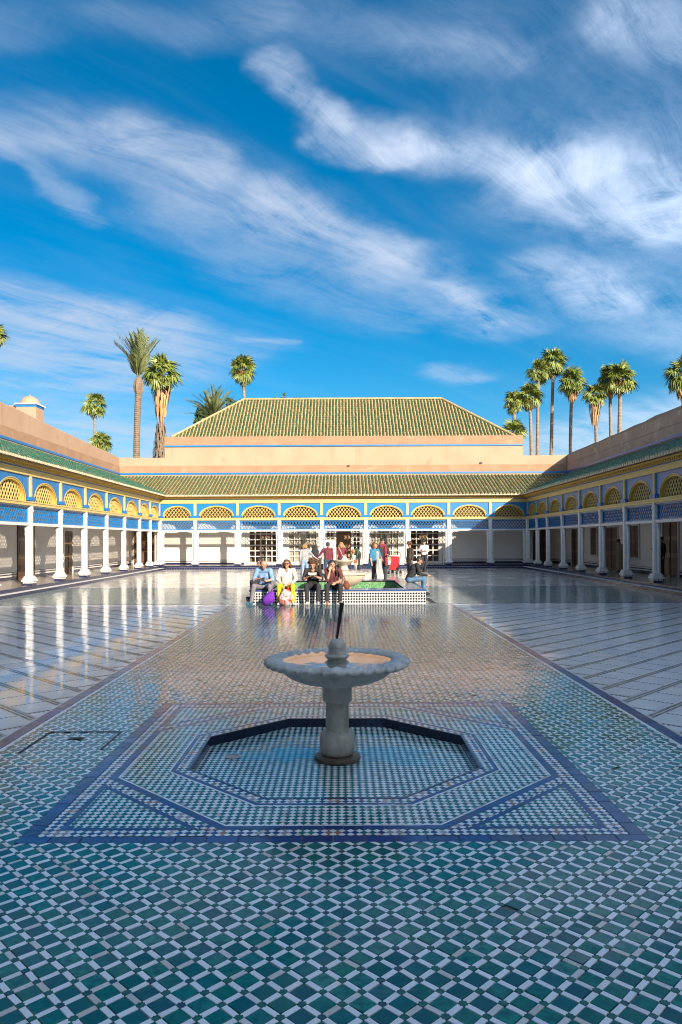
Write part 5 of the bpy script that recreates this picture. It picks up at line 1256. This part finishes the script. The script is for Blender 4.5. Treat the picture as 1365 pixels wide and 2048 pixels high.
person('long-haired woman in wine top resting her cheek on her hand', (px_at(666, 18.6), SEAT, 0), R(4), sit(.10, .17, .16, look=(.10, -1, -.08), head=(-.02, -.09, .985), elL=(-.15, -.25, .60), wrL=(-.085, -.17, .83), haL=(-.07, -.14, .93), elR=(.22, -.10, .60), wrR=(.05, -.27, .54), haR=(-.02, -.31, .50)), 'top_wine', 'trousers_black', 'skin', hair=('hair_dark', 'long'), voxel=.0105, neckline=True)
sg = empty('sunglasses', (px_at(574, 18.6), SEAT, 0)); tag(sg, 'dark sunglasses worn by the woman in yellow trousers', 'sunglasses')
b = MB()
for k in (-1, 1): b.sphere((.002+k*.031, -.022-.082, 1.018), (.026, .010, .018), 10, 6)
b.build('lenses', 'tyre', sg, smooth=True); b = MB(); b.tube([(-.075, -.02, 1.02), (-.056, -.105, 1.022), (.058, -.105, 1.022), (.077, -.02, 1.02)], .004, 5); b.build('frame', 'tyre', sg)
bk = empty('book', (px_at(626, 18.6), SEAT-.31, .735), 0); tag(bk, 'open book held by the person with curly hair', 'book')
b = MB()
for s in (-1, 1): b.raw([(0, 0, 0), (s*.10, -.01, .015), (s*.10, .10, .055), (0, .11, .04), (0, 0, .012), (s*.10, -.01, .027), (s*.10, .10, .067), (0, .11, .052)], [(0, 1, 2, 3), (4, 5, 6, 7), (0, 1, 5, 4), (1, 2, 6, 5), (2, 3, 7, 6)])
b.build('pages', 'blouse_white', bk); b = MB(); b.raw([(-.105, -.014, .012), (0, -.004, -.004), (.105, -.014, .012), (.105, .104, .052), (0, .114, .036), (-.105, .104, .052)], [(0, 1, 4, 5), (1, 2, 3, 4)]); b.build('cover', 'bag_black', bk)
b = MB(); b.box(-.036, .036, -.004, .004, -.07, .07); o = b.build('phone', 'tyre'); o.location = (px_at(529, 18.6)+.0, SEAT-.33, .64); o.rotation_euler = (R(-55), 0, 0); tag(o, 'dark phone in the hands of the bald man', 'phone')
bag('drawstring_bag', 'shiny purple bag slumped at the bald man\'s feet', (px_at(536, 18.2), 18.17, .0), lambda r, m: sack(r, m, .30, .18, .34, 3, .10, [(.08, 0, .33), (.11, -.02, .42), (.14, 0, .34)]), 'bag_purple')
bag('shopping_bag', 'red and white patterned bag between the yellow-trousered woman\'s feet', (px_at(572, 18.15), 18.13, .0), lambda r, m: sack(r, m, .34, .22, .40, 5, .0, [(-.06, -.02, .38), (-.03, .0, .50), (.04, .0, .50), (.07, -.02, .38)]), 'bag_print')
bag('shoulder_bag', 'small brown leather bag on the pool edge beside the wine-topped woman', (px_at(694, 18.7), 18.70, PH), lambda r, m: sack(r, m, .17, .12, .22, 8, -.03, [(-.03, 0, .2), (-.10, .02, .36), (-.14, .03, .48)]), 'bag_brown')
person('dark-haired person in charcoal shirt seated behind the bald man', (PX0+.16, 20.2, 0), R(-75), sit(.10, .12, .12, look=(-.5, -1, -.5)), 'shirt_charcoal', 'trousers_black', 'shoe_black', hair=('hair_dark', 'short'), voxel=.012)
person('man in black jacket and blue jeans seated on the right edge of the pool', (PX1, 21.6, 0), R(90), sit(.16, .13, .12, look=(0, -1, -.55), head=(0, -.17, 1.0), wrL=(-.06, -.40, .56), haL=(-.02, -.47, .55), wrR=(.06, -.38, .56), haR=(.02, -.45, .56), elL=(-.20, -.16, .60), elR=(.20, -.14, .60)), 'jacket_black', 'jeans_blue', 'shoe_black', sleeve='jacket_black', fore='jacket_black', hair=('hair_dark', 'short'), voxel=.0115, bulk=1.1, hem=.03)
# standing visitors
def stander(label, px, Y, rz, top_py, zf=0.0, J=None, **kw):
    hgt = CAM_H + (HY - .0045*(px-CX) - top_py)/F*Y - zf; S = hgt/1.585
    JJ = stand(1.0, **(J or {})); k = dict(kw); o = person(label, (px_at(px, Y), Y, zf), rz, JJ, **k); o.scale = (S, S, S); return o, S
B_ = R(180)
stander('woman in grey sweater and pale jeans holding out one hand, seen from behind', 610, 29, B_ + R(12), 1087, J=dict(elL=(-.36, -.02, 1.05), wrL=(-.52, -.06, .93), haL=(-.60, -.07, .90), look=(-.3, -1, 0)), top='sweater_grey', legs='jeans_pale', shoe='shoe_white', sleeve='sweater_grey', fore='sweater_grey', hair=('hair_fair', 'bob'), voxel=.014)
stander('man in maroon sweater and dark jeans, seen from behind, reaching to the left', 656, 29.3, B_, 1084, J=dict(elR=(.33, -.02, 1.06), wrR=(.47, -.05, .92), haR=(.55, -.06, .89), look=(.1, -1, 0)), top='sweater_maroon', legs='jeans_dark', shoe='shoe_white', sleeve='sweater_maroon', fore='sweater_maroon', hair=('hair_dark', 'short'), voxel=.014, bulk=1.08)
o, S = stander('person in lilac shirt and white cap walking away by the glazed doors', 637, 33.5, B_ + R(25), 1087, J=dict(look=(-.2, -1, -.1)), top='shirt_lilac', legs='coat_brown', shoe='shoe_black', sleeve='shirt_lilac', hair=('blouse_white', 'cap'), voxel=.014)
bp = empty('backpack', (px_at(630.5, 33.2), 33.25, .82), R(10)); tag(bp, 'black backpack on the person in the lilac shirt', 'backpack'); sack(bp, 'bag_black', .34, .22, .52, 4, 0, [(-.1, .1, .45), (-.1, .2, .3), (-.1, .1, .1)])
stander('woman in red dress with raised arm before the open doorway', 683, 33, B_ + R(20), 1084, J=dict(elL=(-.27, -.08, 1.12), wrL=(-.21, -.15, 1.32), haL=(-.19, -.16, 1.40)), top='dress_red', legs='trousers_black', shoe='shoe_black', sleeve='dress_red', hair=('hair_fair', 'wavy'), voxel=.014, hem=.12)
wb = empty('shoulder_bag', (px_at(689, 32.8), 32.78, .60)); tag(wb, 'off-white shoulder bag hanging behind the woman in the red dress', 'bag'); sack(wb, 'bag_white', .30, .16, .26, 6, 0, [(-.05, -.02, .25), (-.16, -.04, .50), (-.26, -.02, .70)])
B0 = dict(pel=(0, .10, .84), chest=(0, -.16, .98), neck=(0, -.36, 1.02), head=(0, -.46, 1.00), look=(0, -.6, -1), shL=(-.15, -.30, 1.02), shR=(.15, -.30, 1.02), elL=(-.17, -.36, .78), elR=(.17, -.36, .78), wrL=(-.09, -.42, .56), wrR=(.09, -.42, .56), haL=(-.06, -.45, .48), haR=(.06, -.45, .48), hipL=(-.082, .08, .82), hipR=(.082, .08, .82))
o = person('woman in green cardigan bending over a small child', (px_at(716, 39.6), 39.6, 0), R(-32), stand(1.0, **B0), 'cardigan_green', 'coat_dark', 'shoe_black', sleeve='cardigan_green', fore='cardigan_green', hair=('hair_fair', 'wavy'), voxel=.015)
o, S = stander('small child in rust jacket under the bending woman', 711.5, 39.2, R(20), 1116, top='child_rust', legs='coat_grey', shoe='shoe_white', sleeve='child_rust', fore='child_rust', hair=('hair_brown', 'short'), voxel=.016, hs=1.35)
stander('woman with teal shawl and black trousers turned to the tall man', 750, 26.2, R(42), 1084.5, J=dict(look=(.35, -1, 0), elR=(.20, -.10, 1.04), wrR=(.12, -.26, .93), haR=(.08, -.33, .91)), top='shawl_teal', legs='trousers_black', shoe='shoe_black', sleeve='shawl_teal', hair=('hair_brown', 'wavy'), voxel=.013, bulk=1.15, extra=[(V((-.10, .06, 1.1)), V((-.12, .10, .72)), .12, .10, 'shawl_teal'), (V((.03, -.09, 1.2)), V((.03, -.10, .8)), .075, .085, 'sweater_grey')])
cg = empty('coat', (px_at(757, 26), 25.88, .22)); tag(cg, 'pale grey coat hanging from the arm of the woman with the teal shawl', 'coat')
b = MB(); n = 12
for j in range(8):
    for i in range(n):
        def pt(i, j): a = 2*math.pi*i/n; t = j/8; return ((.13 - .05*t + .02*math.sin(3*a+j))*math.cos(a) + .05*(1-t), (.06+.015*math.sin(4*a))*math.sin(a), .72*t)
        b.face([pt(i, j), pt(i+1, j), pt(i+1, j+1), pt(i, j+1)])
b.build('cloth', 'coat_grey', cg, smooth=True)
stander('tall dark-haired man in dark coat with a wine-red scarf looking down', 765, 26.5, R(12), 1076.5, J=dict(look=(.25, -1, -.5), elL=(-.21, -.06, 1.03), elR=(.22, -.06, 1.03), wrR=(.12, -.25, 1.0), haR=(.08, -.33, 1.03)), top='coat_dark', legs='trousers_black', shoe='shoe_black', sleeve='coat_dark', fore='coat_dark', hair=('hair_dark', 'short'), voxel=.013, hem=.10, extra=[(V((-.06, -.02, 1.33)), V((.06, -.02, 1.33)), .075, .075, 'scarf_wine'), (V((.08, -.10, 1.28)), V((.09, -.13, .68)), .05, .055, 'scarf_wine')])
stander('person with bushy hair in a dark brown coat behind the seated man', 820, 30, R(-60), 1085, J=dict(look=(0, -1, -.7)), top='coat_brown', legs='coat_dark', shoe='shoe_black', sleeve='coat_brown', fore='coat_brown', hair=('hair_brown', 'afro'), voxel=.014, hem=.2)
o, S = stander('guard in white shirt, black trousers and dark cap with folded arms', 849, 36.4, R(-20), 1080.5, J=dict(look=(-.2, -1, -.1), elL=(-.22, -.06, 1.05), elR=(.22, -.06, 1.05), wrL=(.06, -.19, 1.06), haL=(.13, -.18, 1.07), wrR=(-.06, -.17, 1.09), haR=(-.13, -.15, 1.1), anR=(.03, -.06, .075), toeR=(.03, -.21, .032)), top='shirt_guard', legs='trousers_black', shoe='shoe_black', skin='skin_tan', sleeve='shirt_guard', fore='shirt_guard', hair=('shoe_black', 'cap'), voxel=.014)
b = MB(); b.sphere((0, 0, 0), (.022, .008, .02), 10, 6); bd = b.build('badge', 'brass', o); bd.location = (0, -.135, 1.56)
stander('man in a long tan robe walking with head bowed in the right gallery', 1240, 31.3, R(-75), 1078, GF, J=dict(look=(0, -1, -.6), head=(0, -.06, 1.46), wrL=(-.1, .12, .86), haL=(-.02, .16, .82), wrR=(.1, .12, .86), haR=(.02, .16, .84)), top='robe_tan', legs='robe_tan', shoe='shoe_black', skin='skin_tan', sleeve='robe_tan', fore='robe_tan', hair=('coat_dark', 'cap'), voxel=.014, bulk=1.1, extra=[(V((0, 0, .9)), V((0, .01, .22)), .16, .17, 'robe_tan')])
o, S = stander('person in black half hidden by a column in the right gallery', 1323, 27.2, R(-80), 1074, GF, J=dict(look=(0, -1, -.2), elL=(-.2, -.1, 1.06), wrL=(-.16, -.30, 1.08), haL=(-.14, -.36, 1.13)), top='jacket_black', legs='trousers_black', shoe='shoe_black', sleeve='jacket_black', fore='jacket_black', hair=('hair_dark', 'short'), voxel=.014)
cj = empty('folded_jacket', (px_at(1313, 27.0), 27.0, .82)); tag(cj, 'grey jacket folded over the arm of the person in black', 'jacket'); sack(cj, 'trousers_grey', .30, .22, .42, 12, .06)
